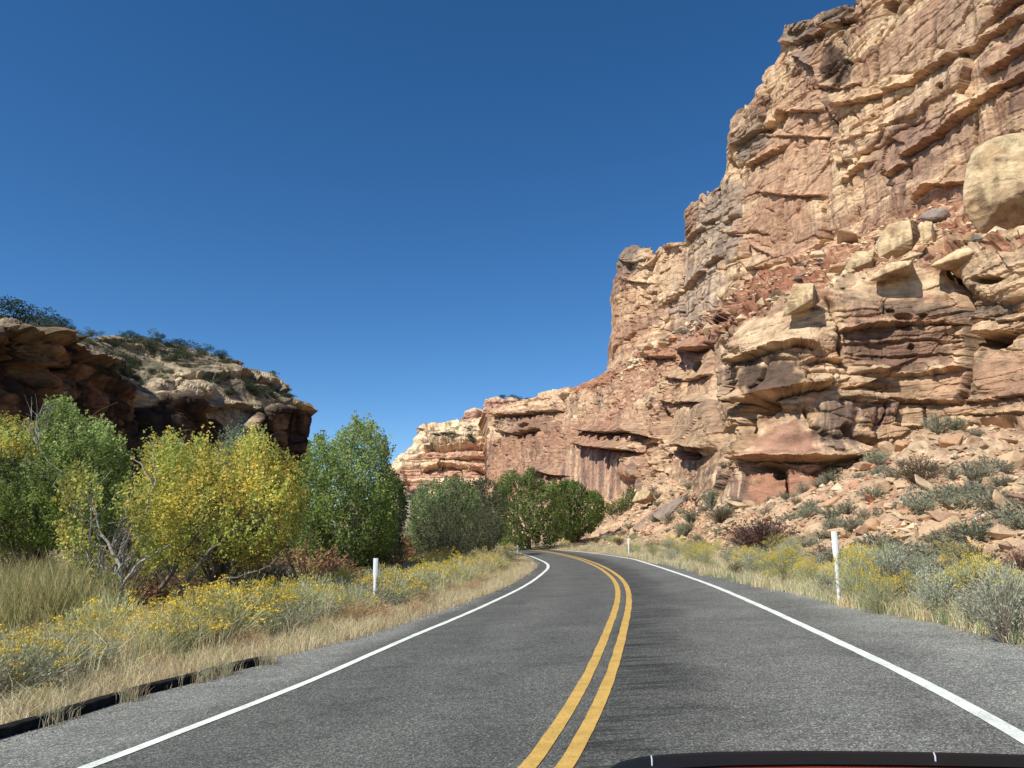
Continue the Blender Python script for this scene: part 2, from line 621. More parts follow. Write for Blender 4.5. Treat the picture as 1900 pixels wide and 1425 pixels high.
def build_patch(px, knots, nrows, wrap=None, back=None, bx=0.35):
    """knots from foot to rim, each [(px, py, distance)], one row list; 1/distance is linear so planes stay planes"""
    rowsx, rowsy, rowsY, seg = [], [], [], []
    KP = [interp_knot(k, px) for k in knots]
    for k in range(len(knots) - 1):
        f = np.linspace(0, 1, nrows[k], endpoint=(k == len(knots) - 2))
        for t in f:
            py = KP[k][0] * (1 - t) + KP[k + 1][0] * t
            iv = (1 - t) / KP[k][1] + t / KP[k + 1][1]
            rowsy.append(py)
            rowsY.append(1 / iv)
            seg.append(k + t)
    PY = np.array(rowsy)
    Y = np.array(rowsY)
    PX = np.broadcast_to(px, PY.shape).copy()
    P = at(PX, PY, Y)
    seg = np.array(seg)
    if back is not None:
        top = P[-1]
        ex = []
        for d, dz in back:
            e = top.copy()
            e[:, 1] += d
            e[:, 0] += d * bx
            e[:, 2] += dz
            ex.append(e)
        P = np.concatenate([P, np.array(ex)], 0)
        seg = np.concatenate([seg, np.full(len(back), len(knots) - 1.0)])
        PX = np.concatenate([PX, np.repeat(PX[-1:], len(back), 0)])
        PY = np.concatenate([PY, np.repeat(PY[-1:], len(back), 0)])
    if wrap is not None:        # turn the side of the mass away from the camera
        side, steps = wrap
        ex = []
        for dx, dy in steps:
            e = (P[:, -1] if side > 0 else P[:, 0]).copy()
            e[:, 0] += dx
            e[:, 1] += dy
            ex.append(e)
        ex = np.stack(ex, 1)
        if side < 0:
            ex = ex[:, ::-1]
            P = np.concatenate([ex, P], 1)
            PX = np.concatenate([np.repeat(PX[:, :1], ex.shape[1], 1), PX], 1)
            PY = np.concatenate([np.repeat(PY[:, :1], ex.shape[1], 1), PY], 1)
        else:
            P = np.concatenate([P, ex], 1)
            PX = np.concatenate([PX, np.repeat(PX[:, -1:], ex.shape[1], 1)], 1)
            PY = np.concatenate([PY, np.repeat(PY[:, -1:], ex.shape[1], 1)], 1)
    return P, PX, PY, seg

def seg_dist(PX, PY, pts):
    """distance to a polyline and signed side (>0 above), in photograph pixels"""
    best = np.full(PX.shape, 1e9, np.float32)
    sgn = np.zeros(PX.shape, np.float32)
    for (x0, y0), (x1, y1) in zip(pts[:-1], pts[1:]):
        dx, dy = x1 - x0, y1 - y0
        L2 = dx * dx + dy * dy
        t = np.clip(((PX - x0) * dx + (PY - y0) * dy) / L2, 0, 1)
        ex, ey = PX - (x0 + t * dx), PY - (y0 + t * dy)
        d = np.hypot(ex, ey)
        side = -(dx * ey - dy * ex) / math.sqrt(L2)
        if dx < 0:
            side = -side
        m = d < best
        best = np.where(m, d, best)
        sgn = np.where(m, side, sgn)
    return best, sgn

def apply_features(PX, PY, P, feats, disp, lsc=None):
    wob = np.stack([PX / 16, PY / 16, 0 * PX], -1)
    wx = perlin(wob, 21) * 5 + perlin(wob * 3, 23) * 2.2
    wy = perlin(wob, 22) * 5 + perlin(wob * 3, 24) * 2.2
    for ft in feats:
        kind = ft[0]
        if kind in ('crack', 'ledge'):
            _, pts, wd, dp = ft
            xs = [p[0] for p in pts]
            ys = [p[1] for p in pts]
            r = wd * 5 + 14
            m = (PX > min(xs) - r) & (PX < max(xs) + r) & (PY > min(ys) - r) & (PY < max(ys) + r)
            if not m.any():
                continue
            d, sd = seg_dist(PX[m] + wx[m] * 0.6, PY[m] + wy[m] * 0.6, pts)
            if kind == 'crack':
                disp[m] -= dp * np.exp(-(d / wd) ** 2)
            else:
                lat = np.exp(-np.clip(d - np.abs(sd), 0, 99) / 6)
                up = np.where(sd > 0, np.exp(-sd / (wd * 3.0)) * sstep(0, 1.2, sd), -0.55 * np.exp(sd / (wd * 1.2)))
                disp[m] += dp * up * lat * (1 if lsc is None else lsc[m])
        else:
            _, x, y, rx, ry, dp = ft
            m = (np.abs(PX - x) < rx * 1.6) & (np.abs(PY - y) < ry * 1.6)
            if not m.any():
                continue
            e = np.hypot((PX[m] + wx[m] * 0.5 - x) / rx, (PY[m] + wy[m] * 0.5 - y) / ry)
            if kind == 'hole':
                disp[m] -= dp * sstep(1.12, 0.78, e)
            else:
                disp[m] += dp * 0.55 * np.clip(1 - e ** 4, 0, 1) ** 0.7 * (1 if lsc is None else lsc[m])
    return disp

def tint_regions(PX, PY, P, col, regs):
    n = fbm(np.stack([PX / 30, PY / 30, 0 * PX], -1), 4, 31)
    for (x, y, rx, ry, rot, c, k) in regs:
        m = (np.abs(PX - x) < max(rx, ry) * 1.7) & (np.abs(PY - y) < max(rx, ry) * 1.7)
        if not m.any():
            continue
        ca, sa = math.cos(rot), math.sin(rot)
        X, Yy = PX[m] - x, PY[m] - y
        e = np.hypot((X * ca + Yy * sa) / rx, (-X * sa + Yy * ca) / ry) + n[m] * 0.9
        wgt = sstep(1.1, 0.75, e) * k
        col[m] = lerp(col[m], np.asarray(c), wgt)
    return col

# ---- right wall
STEP = 1.5
px = np.concatenate([np.arange(905, 1905, STEP), np.arange(1905, 2350, 5)])
WC = 113.0
def wall_Y(px_, py_, c):
    dx, dy, dz = ray(px_, py_)
    return c / (dx / dy + 0.234)
k3p = [(905, 766), (1040, 733), (1100, 706), (1120, 700), (1200, 655), (1300, 600), (1350, 560), (1420, 505), (1500, 478), (1600, 440), (1700, 400), (1790, 365), (1900, 330), (2350, 150)]
k4p = [(905, 764), (925, 760), (1000, 745), (1040, 731), (1085, 718), (1100, 702), (1120, 691), (1126, 675), (1134, 620), (1138, 560), (1147, 510), (1152, 488), (1161, 483), (1164, 467),
       (1175, 463), (1210, 465), (1216, 473), (1224, 455), (1240, 447), (1266, 447), (1270, 410), (1275, 391), (1300, 362), (1338, 327), (1344, 300), (1355, 262), (1370, 207), (1395, 182), (1415, 150),
       (1431, 110), (1443, 82), (1450, 47), (1500, 34), (1512, 37), (1516, 26), (1560, 14), (1582, 24), (1590, 15), (1600, 0), (1650, -50), (1900, -300), (2350, -700)]
def k34(lst, c, far):
    out = []
    for a, b in lst:
        Y = wall_Y(a, b, c) if a >= 1122 else np.interp(a, [905, 1040, 1122], far)
        out.append((a, b, float(Y)))
    return out
kv = []
rp = [(905, 1012), (1000, 1014.5), (1050, 1018), (1100, 1022), (1167, 1032), (1200, 1041), (1300, 1064), (1400, 1086), (1560, 1122), (1700, 1146), (1800, 1167), (1900, 1197), (2350, 1350)]
for k in range(len(cl)):
    pass
kv = [(a, b + 5, float(road_pt(a, b + 5)[1]) ) for a, b in rp]
KR = [
    kv,
    [(905, 1000, 130), (1030, 1002, 100), (1130, 1000, 75), (1200, 1003, 62), (1300, 1010, 47), (1400, 1022, 32), (1560, 1040, 22), (1700, 1058, 18), (1900, 1080, 14.5), (2350, 1130, 9)],
    [(905, 930, 300), (1040, 925, 230), (1130, 930, 150), (1180, 908, 105), (1240, 885, 88), (1300, 920, 60), (1330, 950, 50), (1420, 945, 46), (1500, 910, 46), (1570, 872, 47), (1640, 848, 48), (1700, 805, 48), (1800, 792, 46), (1900, 790, 42), (2350, 760, 30)],
    [(905, 768, 330), (925, 763, 325), (1040, 735, 262), (1120, 715, 200), (1200, 690, 150), (1250, 640, 122), (1300, 625, 90), (1355, 618, 62), (1376, 602, 56), (1452, 583, 52), (1540, 555, 51), (1632, 514, 52), (1767, 507, 50), (1800, 500, 48), (1900, 470, 44), (2350, 400, 32)],
    k34(k3p, WC, [350, 300, 291]),
    k34(k4p, WC + 5, [370, 320, 300]),
]
# allow the foot of the talus to meet the road plane
P, PX, PY, seg = build_patch(px, KR, [44, 115, 185, 66, 265], wrap=(-1, [(-4, 40), (0, 120)]), back=[(2, 0.4), (8, 0.6), (40, 1.0), (140, 0)])
SG = seg[:, None] + 0 * PX
print("right patch", P.shape)
nsm = normals(blur(P, 9))
for i, c in enumerate(range(1)):
    pass
sgn = np.sign((nsm * (np.array([0, 0, CAMH]) - P)).sum(-1).mean())
nsm *= sgn
def zone(a, b, f=0.08):
    return sstep(a - f, a + f, SG) * (1 - sstep(b - f, b + f, SG))
zTal = 1 - sstep(1.92, 2.04, SG)
zLow = zone(2.0, 3.0)
zBen = zone(3.0, 4.0)
zUp = sstep(3.95, 4.05, SG)
hd = nsm.copy()
hd[..., 2] *= 0.35
hd /= np.linalg.norm(hd, axis=-1, keepdims=True)
D = np.linalg.norm(P, axis=-1)
# lateral coordinate along the wall
def arclen(row):
    q = blur(P[row, :, :2], 6, (0,))
    dl_ = np.linalg.norm(np.diff(q, axis=0), axis=1)
    return np.concatenate([[0], np.cumsum(np.clip(dl_, 0, 1.3))])
rl, ru = int(np.argmin(np.abs(seg - 2.5))), int(np.argmin(np.abs(seg - 4.4)))
lat_low, lat_up = arclen(rl)[None, :] + 0 * PX, arclen(ru)[None, :] * 0.36 + 0 * PX
lateral = np.where(SG > 3.0, lat_up, lat_low)
# wall-aligned noise space: long along the wall, short across the beds
W = np.stack([lateral, (P[..., 0] + 0.234 * P[..., 1]) * 0.8, P[..., 2]], -1)
warp = perlin(W / 26, 1) * 3.0 + perlin(W / 8, 2) * 0.8 + sstep(3.0, 3.2, SG) * lateral * 0.06
warp2 = perlin(W / 9, 3) * 1.4 + perlin(W / 3, 4) * 0.4
bed = P[..., 2] + warp
r1, g1, f1 = masonry(lateral + warp2 * 2, bed, 15, 8.5, 1.3, 0.07)
r2, g2, f2 = masonry(lateral + warp2, bed + warp2 * 0.4, 6, 3.2, 4.1, 0.09)
r3, g3, f3 = masonry(lateral + warp2 * 0.5, bed + warp2 * 0.3, 2.2, 0.95, 7.7, 0.12)
rough = sstep(-0.05, 0.25, perlin(W * np.array([1 / 22, 1 / 40, 1 / 11]), 8))
rough2 = sstep(-0.05, 0.25, perlin(W * np.array([1 / 12, 1 / 20, 1 / 4.5]), 9))
Pv = W * np.array([1 / 16, 1 / 60, 1 / 50])
but = fbm(Pv, 3, 11)
fin = fbm(W / 3.2, 4, 14, True)
flake = fbm(W * np.array([1 / 9, 1 / 30, 1 / 6]) + fbm(W / 12, 2, 16)[..., None] * 0.8, 3, 12)
flk = np.floor(flake * 9) / 9 + sstep(0.6, 1.0, flake * 9 - np.floor(flake * 9)) / 9
fin2 = fbm(P / 1.1, 3, 15)
cw = perlin(W / 5, 30) * 1.2 + perlin(W / 1.8, 33) * 0.4
A1 = cells2(lateral + cw, bed + cw * 0.7, 4.2, 7.5, 11)
flu = fbm(np.stack([lateral / 2.6, 0 * lateral, P[..., 2] / 55], -1), 4, 34)
flu = np.abs(flu) * -1.6 + 0.3
A2 = cells2(lateral + cw * 0.7, bed + cw * 0.5, 2.2, 2.0, 21)
smoothz = sstep(-0.1, 0.25, perlin(W * np.array([1 / 30, 1 / 60, 1 / 22]), 13))
dUp = but * 4 + flu * 2.2 + (A1[0] - 0.5) * 2.0 + A1[1] * 2.0 - 0.9 * np.exp(-(A1[2] / 0.05) ** 2) * (0.3 + rough) + ((A2[0] - 0.5) * 0.9 + A2[1] * 1.1 - 0.3 * np.exp(-(A2[2] / 0.07) ** 2)) * (0.25 + 0.75 * smoothz) \
    + (r1 - 0.5) * 1.1 * (0.25 + 0.75 * rough) - g1 * 0.6 * rough + (r2 - 0.5) * 1.0 * rough * (0.2 + rough2) - g2 * 0.5 * rough * rough2 + (r3 - 0.5) * 0.6 * rough2 + fin2 * 0.2
bedl = P[..., 2] + warp * 0.35
B1 = cells2(lateral + cw * 0.6, bedl + cw * 0.2, 6.5, 2.1, 41)
B2 = cells2(lateral + cw * 0.3, bedl + cw * 0.1, 2.2, 0.6, 51)
SMO = 0 * PX
for x_, y_, rx_, ry_, k_ in ((1430, 708, 66, 38, 0.9), (1450, 812, 78, 42, 0.85), (1440, 908, 112, 36, 0.92), (1110, 880, 76, 54, 0.85), (1670, 645, 125, 42, 0.55), (1455, 620, 100, 34, 0.6), (1660, 540, 125, 30, 0.5),
                             (1470, 310, 60, 90, 0.6), (1440, 430, 70, 60, 0.6), (1860, 690, 70, 40, 0.8), (1310, 530, 60, 90, 0.5), (1700, 300, 90, 40, 0.5), (1720, 40, 110, 50, 0.6), (1850, 320, 60, 60, 0.6), (1535, 780, 50, 46, 0.6)):
    SMO = np.maximum(SMO, k_ * sstep(1.15, 0.75, np.hypot((PX - x_) / rx_, (PY - y_) / ry_)))
lam = P[..., 2] + warp2 * 0.35
lm = np.floor(lam * 3.1 + 0.5 * np.sin(lam * 1.9))
lams = (h2(lm, 0 * lm, 3) - 0.5) * (0.3 + 0.7 * h2(lm, np.floor(lateral / 3 + lm * 0.37), 5))
dLow = lams * 0.34 * (0.4 + rough2) + fbm(P * np.array([1 / 7, 1 / 7, 1 / 22]), 3, 17) * 2.4 * sstep(60, 140, D) + (B1[0] - 0.5) * 1.0 + B1[1] * 0.7 - 0.35 * np.exp(-(B1[2] / 0.04) ** 2) * rough + ((B2[0] - 0.5) * 0.32 + B2[1] * 0.25 - 0.12 * np.exp(-(B2[2] / 0.06) ** 2)) * (0.15 + 0.85 * smoothz) + (r1 - 0.5) * 0.7 + (r2 - 0.5) * 0.9 * (0.2 + 0.8 * rough) - g2 * 0.3 * rough + (r3 - 0.5) * 0.42 * (0.25 + rough2) - g3 * 0.16 * (0.2 + rough2) + fin * 0.16 + fin2 * 0.1
farw = sstep(90, 200, D)
dLow = dLow * (1 - farw) + (dUp * 0.7 + flu * 3.0 * (SG < 2.75)) * farw
dLow = dLow * (1 - 0.75 * sstep(1245, 1262, PX) * sstep(1355, 1342, PX))
dLow = dLow * (1 - SMO)
dUp = but * 4 + (dUp - but * 4) * (1 - SMO * 0.75)
dBen = fbm(P / 6, 4, 18) * 3.0 + (r2 - 0.5) * 2.0 + fin * 0.6 + np.abs(fin2) * 0.5
amp_t = sstep(0.1, 1.5, SG)
dTal = (fbm(P / 4, 4, 19) * 1.1 + fin * 0.22 * sstep(0.8, 1.6, SG) + np.abs(perlin(P / 0.8, 20)) * 0.35 ) * amp_t
disp = dUp * zUp + dLow * zLow + dBen * zBen + dTal * zTal
m2 = D / F * 1.0
FEAT = [
    ('crack', [(1415, 150), (1440, 230), (1452, 330), (1448, 450)], 2.2, 2.2), ('crack', [(1530, 190), (1548, 260), (1566, 330), (1572, 425)], 2.2, 2.4), ('crack', [(1640, 60), (1628, 110), (1622, 170)], 2, 2.0),
    ('crack', [(1300, 372), (1312, 470), (1296, 570)], 2.4, 2.6), ('crack', [(1252, 462), (1262, 560), (1258, 610)], 2, 2.2), ('crack', [(1150, 520), (1156, 590), (1150, 680)], 2, 2.4), ('crack', [(1345, 340), (1340, 420), (1350, 500)], 2.4, 2.4),
    ('crack', [(1740, 60), (1728, 120)], 2, 2.0), ('crack', [(1690, 300), (1682, 370)], 2, 2.0), ('crack', [(1820, 210), (1812, 270)], 2, 2.2), ('crack', [(1480, 230), (1486, 340), (1478, 400)], 1.8, 1.6),
    ('ledge', [(1480, 105), (1500, 112), (1521, 136), (1526, 160), (1530, 190)], 3, 3.0),
    ('ledge', [(1524, 160), (1575, 166), (1590, 160)], 3, 1.8),
    ('ledge', [(1373, 272), (1426, 236), (1452, 207), (1515, 206)], 4, 3.0),
    ('ledge', [(1420, 254), (1470, 252), (1521, 254)], 2, 1.8),
    ('ledge', [(1395, 305), (1425, 292), (1450, 275)], 4, 3.2),
    ('ledge', [(1559, 194), (1620, 178), (1673, 163), (1717, 148), (1774, 120), (1837, 82), (1900, 38), (1960, 0)], 4, 3.0),
    ('ledge', [(1553, 270), (1610, 250), (1668, 228), (1700, 215)], 2, 1.4),
    ('crack', [(1584, 294), (1647, 262), (1710, 227), (1722, 221)], 2, 1.8),
    ('ledge', [(1559, 333), (1575, 318), (1590, 307), (1607, 303)], 3, 2.6),
    ('hole', 1635, 323, 9, 8, 4), ('ledge', [(1645, 326), (1664, 315), (1686, 306)], 3, 2.6),
    ('ledge', [(1685, 288), (1723, 272), (1767, 242), (1793, 222), (1830, 196), (1856, 178), (1900, 152), (1960, 120)], 4, 3.2),
    ('hole', 1763, 163, 9, 6, 4), ('hole', 1657, 14, 13, 13, 4), ('crack', [(1650, 20), (1648, 48)], 3, 2.0),
    ('ledge', [(1710, 363), (1742, 347), (1790, 341)], 4, 3.0),
    ('ledge', [(1436, 360), (1470, 364), (1508, 363)], 4, 2.6),
    ('crack', [(1553, 243), (1555, 316)], 3, 1.6),
    ('ledge', [(1850, 136), (1885, 112), (1925, 95)], 4, 2.8),
    ('ledge', [(1878, 26), (1900, 6)], 4, 3.0),
    ('ledge', [(1446, 80), (1510, 77), (1532, 58), (1582, 40)], 4, 3.4),
    ('crack', [(1514, 34), (1518, 64)], 3, 3.0),
    ('ledge', [(1240, 560), (1257, 543), (1284, 518), (1328, 486), (1345, 478)], 3, 2.6),
    ('ledge', [(1271, 446), (1300, 425), (1326, 407)], 3, 2.2),
    ('crack', [(1214, 470), (1207, 501), (1203, 537), (1200, 568), (1215, 588), (1216, 620), (1224, 650)], 2.6, 6.0),
    ('ledge', [(1176, 522), (1205, 526)], 3, 4.0), ('bump', 1190, 480, 26, 20, 5), ('bump', 1190, 505, 15, 20, 3),
    ('ledge', [(1163, 484), (1180, 490)], 3, 3.0),
    ('ledge', [(1270, 648), (1290, 651), (1305, 646)], 4, 2.6), ('hole', 1294, 682, 8, 12, 4),
    ('ledge', [(1189, 668), (1244, 664)], 3, 2.0),
    ('ledge', [(1400, 498), (1450, 492), (1488, 486)], 4, 2.6),
    ('ledge', [(1340, 430), (1385, 440), (1420, 470)], 3, 2.0),
    ('crack', [(1352, 300), (1372, 360), (1382, 430), (1390, 480)], 5, 4.0),
    # lower cliff
    ('bump', 1460, 620, 105, 55, 2.4), ('bump', 1670, 575, 130, 75, 1.6), ('bump', 1870, 520, 80, 45, 2.6),
    ('crack', [(1537, 566), (1553, 637), (1568, 688)], 3, 1.2),
    ('ledge', [(1376, 671), (1433, 663), (1477, 650), (1504, 652)], 4, 2.0),
    ('ledge', [(1502, 676), (1527, 669), (1559, 673)], 4, 1.2),
    ('bump', 1440, 705, 66, 44, 2.2), ('crack', [(1408, 728), (1428, 706), (1436, 680)], 2.5, 1.0), ('bump', 1527, 694, 26, 22, 1.0),
    ('ledge', [(1553, 619), (1603, 612), (1679, 609), (1740, 607), (1796, 602)], 4, 1.3),
    ('ledge', [(1555, 640), (1620, 640), (1700, 634), (1790, 634)], 2, 0.5),
    ('ledge', [(1590, 662), (1660, 664), (1740, 658), (1790, 660)], 2, 0.45),
    ('ledge', [(1600, 694), (1695, 695), (1748, 688), (1786, 684)], 4, 1.0),
    ('ledge', [(1570, 722), (1620, 717), (1644, 718)], 3, 0.8),
    ('ledge', [(1644, 740), (1710, 745), (1767, 745), (1784, 738)], 4, 1.3),
    ('crack', [(1767, 508), (1780, 530), (1793, 558), (1802, 596), (1806, 630), (1797, 653), (1793, 700), (1780, 742)], 5, 7.0),
    ('hole', 1806, 627, 13, 22, 7), ('hole', 1852, 633, 34, 15, 5.5), ('ledge', [(1816, 619), (1890, 614), (1940, 612)], 3, 0.9),
    ('hole', 1676, 594, 19, 7, 0.9), ('hole', 1650, 583, 10, 4, 0.6), ('hole', 1715, 590, 8, 5, 0.7), ('hole', 1845, 522, 30, 8, 1.6),
    ('hole', 1690, 647, 7, 6, 0.7), ('ledge', [(1820, 590), (1860, 597), (1930, 588)], 3, 0.7),
    ('ledge', [(1366, 746), (1410, 748), (1448, 744), (1500, 728), (1530, 722)], 4, 3.0),
    ('hole', 1386, 790, 17, 46, 7.0), ('hole', 1424, 758, 28, 13, 4.5),
    ('crack', [(1490, 760), (1505, 790), (1530, 810)], 2.5, 0.6),
    ('bump', 1545, 775, 36, 40, 1.2),
    ('crack', [(1562, 797), (1590, 820), (1634, 836)], 5, 3.2),
    ('ledge', [(1395, 855), (1450, 857), (1505, 857), (1560, 854), (1602, 848)], 4, 2.4), ('hole', 1428, 870, 36, 8, 2.6), ('hole', 1448, 880, 12, 9, 2.6),
    ('ledge', [(1560, 742), (1600, 748), (1640, 748)], 3, 0.7), ('crack', [(1640, 748), (1636, 770), (1628, 790)], 2, 0.7),
    ('crack', [(1712, 752), (1716, 790)], 2, 0.6), ('ledge', [(1660, 790), (1716, 792)], 3, 0.6),
    ('ledge', [(1796, 745), (1850, 742), (1900, 736), (1960, 732)], 3, 0.8),
    ('ledge', [(1790, 768), (1850, 770), (1920, 766)], 2, 0.5),
    ('ledge', [(1800, 786), (1850, 788), (1900, 791), (1960, 790)], 3, 0.9),
    ('ledge', [(1300, 930), (1335, 912), (1350, 880)], 3, 1.0), ('crack', [(1460, 880), (1461, 940)], 2, 0.8),
    # cliff between the big buttress and the far bend
    ('ledge', [(1085, 826), (1142, 834), (1178, 838)], 4, 4.0), ('hole', 968, 792, 9, 9, 6),
    ('crack', [(1038, 741), (1036, 790), (1034, 845)], 4, 5.0), ('hole', 1284, 842, 24, 11, 4.0), ('ledge', [(1255, 828), (1285, 826), (1312, 832)], 4, 1.4),
    ('ledge', [(930, 800), (965, 806), (1000, 798)], 3, 3.5), ('ledge', [(1000, 870), (1020, 880), (1038, 882)], 3, 4.0),
    ('crack', [(1230, 760), (1236, 800), (1262, 850)], 4, 3.0), ('crack', [(1183, 845), (1192, 880), (1186, 910)], 3, 3.0),
    ('ledge', [(920, 772), (980, 768), (1030, 764)], 3, 3.0), ('ledge', [(1090, 800), (1130, 805), (1180, 800), (1215, 812)], 3, 3.0),
    ('ledge', [(1245, 702), (1280, 706), (1310, 698)], 3, 0.9), ('ledge', [(1240, 745), (1280, 752), (1310, 748)], 3, 1.1), ('crack', [(1262, 655), (1270, 720), (1266, 790)], 3, 1.6), ('crack', [(1318, 640), (1322, 700), (1330, 770)], 3, 1.4),
    ('bump', 1300, 790, 40, 60, 3.0), ('bump', 1170, 862, 24, 30, 3.0), ('crack', [(1345, 640), (1350, 700), (1362, 745)], 4, 2.0),
]
fd = apply_features(PX, PY, P, FEAT, 0 * disp, (1 - 0.4 * zLow * sstep(90, 60, D)) * (1 - 0.3 * zUp))
# the pavement edge stays on the road plane
vert = zTal[..., None] * np.array([0, 0, 1.0]) + (1 - zTal[..., None]) * hd
PR = P + vert * disp[..., None] + hd * fd[..., None]
# colours
up_noise = fbm(P / 18, 4, 40)
beds = fbm(np.stack([P[..., 0] / 90, P[..., 1] / 90, (P[..., 2] + warp) / 5.0], -1), 3, 41)
strk = fbm(np.stack([lateral / 2.2, lateral * 0, P[..., 2] / 26], -1), 4, 42)
strk2 = fbm(np.stack([lateral / 0.8, lateral * 0, P[..., 2] / 12], -1), 3, 43)
vreg = sstep(-0.12, 0.2, fbm(P / 24, 3, 44))
nn = normals(blur(PR, 1)) * sgn
cu = lerp(C_PINK + 0 * P, C_TAN, sstep(-0.15, 0.2, up_noise))
cu = lerp(cu, C_CREAM, 0.8 * sstep(0.02, 0.25, beds + up_noise * 0.4))
cu = lerp(cu, C_VARN * 1.5, 0.75 * vreg * sstep(0.02, 0.22, strk * 0.7 + strk2 * 0.5))
cu = lerp(cu, C_CREAM, 0.5 * sstep(0.08, 0.25, -strk))
cu = lerp(cu, C_CREAM, 0.55 * sstep(0.28, 0.7, r3) * rough2 * rough)
cu = lerp(cu, C_VARN * 1.9, 0.55 * sstep(0.62, 0.8, A1[0]) * vreg)
cu = lerp(cu, C_CREAM, 0.45 * sstep(0.75, 0.8, A2[0]))
cu = lerp(cu, np.array([0.36, 0.25, 0.19]), 0.5 * sstep(0.0, 0.25, fbm(W / 15, 4, 45)))
spk = fbm(W / 1.6, 3, 49)
cl_ = lerp(C_TAN + 0 * P, C_PINK, sstep(-0.1, 0.2, up_noise))
cl_ = lerp(cl_, C_CREAM, 0.8 * sstep(0.05, 0.3, beds))
cl_ = lerp(cl_, C_RED * 1.1, 0.5 * sstep(0.05, 0.3, -beds))
cl_ = lerp(cl_, C_VARN, 0.6 * vreg * sstep(0.0, 0.25, strk * 0.7 + strk2 * 0.5))
cb = lerp(C_RED + 0 * P, C_CREAM, 0.8 * sstep(-0.1, 0.3, fbm(P / 5, 4, 46)))
cb = lerp(cb, C_RED, 0.55 * sstep(1450, 1250, PX) * np.ones_like(PX))
ct = lerp(np.array([0.54, 0.37, 0.235]) + 0 * P, np.array([0.46, 0.255, 0.155]), 0.6 * sstep(-0.1, 0.25, fbm(P / 5, 4, 47)))
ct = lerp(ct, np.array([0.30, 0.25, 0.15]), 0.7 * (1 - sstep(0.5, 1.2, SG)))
ct = lerp(ct, C_CREAM, 0.5 * sstep(0.1, 0.4, fbm(P / 1.2, 3, 48)))
cl_ = lerp(cl_, C_VARN * 1.7, 0.6 * sstep(0.6, 0.75, B1[0]) * vreg)
cl_ = lerp(cl_, C_CREAM, 0.4 * sstep(0.75, 0.8, B2[0]))
cl_ = lerp(cl_, C_VARN * 1.6, 0.5 * sstep(0.15, 0.5, lams + spk * 0.6))
cl_ = lerp(cl_, C_CREAM * 1.03, 0.5 * sstep(0.1, 0.45, -lams + spk * 0.6))
cl_ = lerp(cl_, np.array([0.44, 0.255, 0.165]), 0.65 * farw * sstep(2.85, 2.6, SG))
cl_ = lerp(cl_, C_VARN * 1.6, 0.6 * farw * sstep(0.0, 0.3, strk * 1.2))
colr = lerp(cu, cl_, zLow)
colr = lerp(colr, cb, zBen)
colr = lerp(colr, ct, zTal)
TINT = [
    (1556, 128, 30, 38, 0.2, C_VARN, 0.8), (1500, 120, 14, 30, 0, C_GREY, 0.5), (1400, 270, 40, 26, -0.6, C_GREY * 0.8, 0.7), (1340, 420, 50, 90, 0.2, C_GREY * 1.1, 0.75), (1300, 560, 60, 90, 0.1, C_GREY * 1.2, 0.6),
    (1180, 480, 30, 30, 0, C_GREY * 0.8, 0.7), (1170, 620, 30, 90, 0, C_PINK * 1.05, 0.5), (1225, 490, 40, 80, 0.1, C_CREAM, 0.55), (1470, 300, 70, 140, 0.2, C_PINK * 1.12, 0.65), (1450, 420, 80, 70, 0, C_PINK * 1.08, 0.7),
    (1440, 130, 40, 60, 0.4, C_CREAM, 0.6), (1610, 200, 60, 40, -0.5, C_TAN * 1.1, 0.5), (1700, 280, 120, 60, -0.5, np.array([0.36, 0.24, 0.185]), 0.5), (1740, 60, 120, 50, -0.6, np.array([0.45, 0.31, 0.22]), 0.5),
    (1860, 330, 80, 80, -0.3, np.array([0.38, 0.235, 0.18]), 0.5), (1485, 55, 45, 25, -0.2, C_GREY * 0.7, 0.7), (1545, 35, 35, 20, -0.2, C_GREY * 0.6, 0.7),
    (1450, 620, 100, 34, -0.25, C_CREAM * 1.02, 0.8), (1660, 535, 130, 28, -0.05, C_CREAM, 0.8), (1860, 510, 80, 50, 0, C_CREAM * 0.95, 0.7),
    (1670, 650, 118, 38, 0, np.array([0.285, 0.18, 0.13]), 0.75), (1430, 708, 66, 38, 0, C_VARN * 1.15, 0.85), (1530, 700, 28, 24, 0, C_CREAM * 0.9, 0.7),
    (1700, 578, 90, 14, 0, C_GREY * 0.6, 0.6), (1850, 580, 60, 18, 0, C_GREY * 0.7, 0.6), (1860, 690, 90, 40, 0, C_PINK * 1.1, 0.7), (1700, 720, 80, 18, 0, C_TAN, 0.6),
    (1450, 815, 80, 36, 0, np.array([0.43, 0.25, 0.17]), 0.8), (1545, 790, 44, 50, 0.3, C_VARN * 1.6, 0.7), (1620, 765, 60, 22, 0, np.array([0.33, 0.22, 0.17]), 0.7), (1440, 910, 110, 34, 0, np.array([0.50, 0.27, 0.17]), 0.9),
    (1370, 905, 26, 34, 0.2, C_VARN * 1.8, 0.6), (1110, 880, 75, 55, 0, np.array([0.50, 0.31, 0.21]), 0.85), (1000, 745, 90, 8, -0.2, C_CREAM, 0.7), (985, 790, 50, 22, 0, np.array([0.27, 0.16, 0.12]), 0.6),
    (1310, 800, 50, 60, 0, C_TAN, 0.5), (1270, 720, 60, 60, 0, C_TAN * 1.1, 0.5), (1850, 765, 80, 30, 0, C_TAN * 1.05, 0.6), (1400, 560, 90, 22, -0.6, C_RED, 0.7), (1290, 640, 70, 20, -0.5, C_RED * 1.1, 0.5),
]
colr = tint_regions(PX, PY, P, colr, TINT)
cliffy = (1 - zTal)[..., None]
lum = colr.mean(-1, keepdims=True)
cc3 = (lum + (colr - lum) * 0.98) * np.array([1.04, 0.955, 0.93])
colr = colr * (1 - cliffy) + cliffy * cc3 * np.clip(0.40 + 1.2 * lum, 0.4, 1.08)
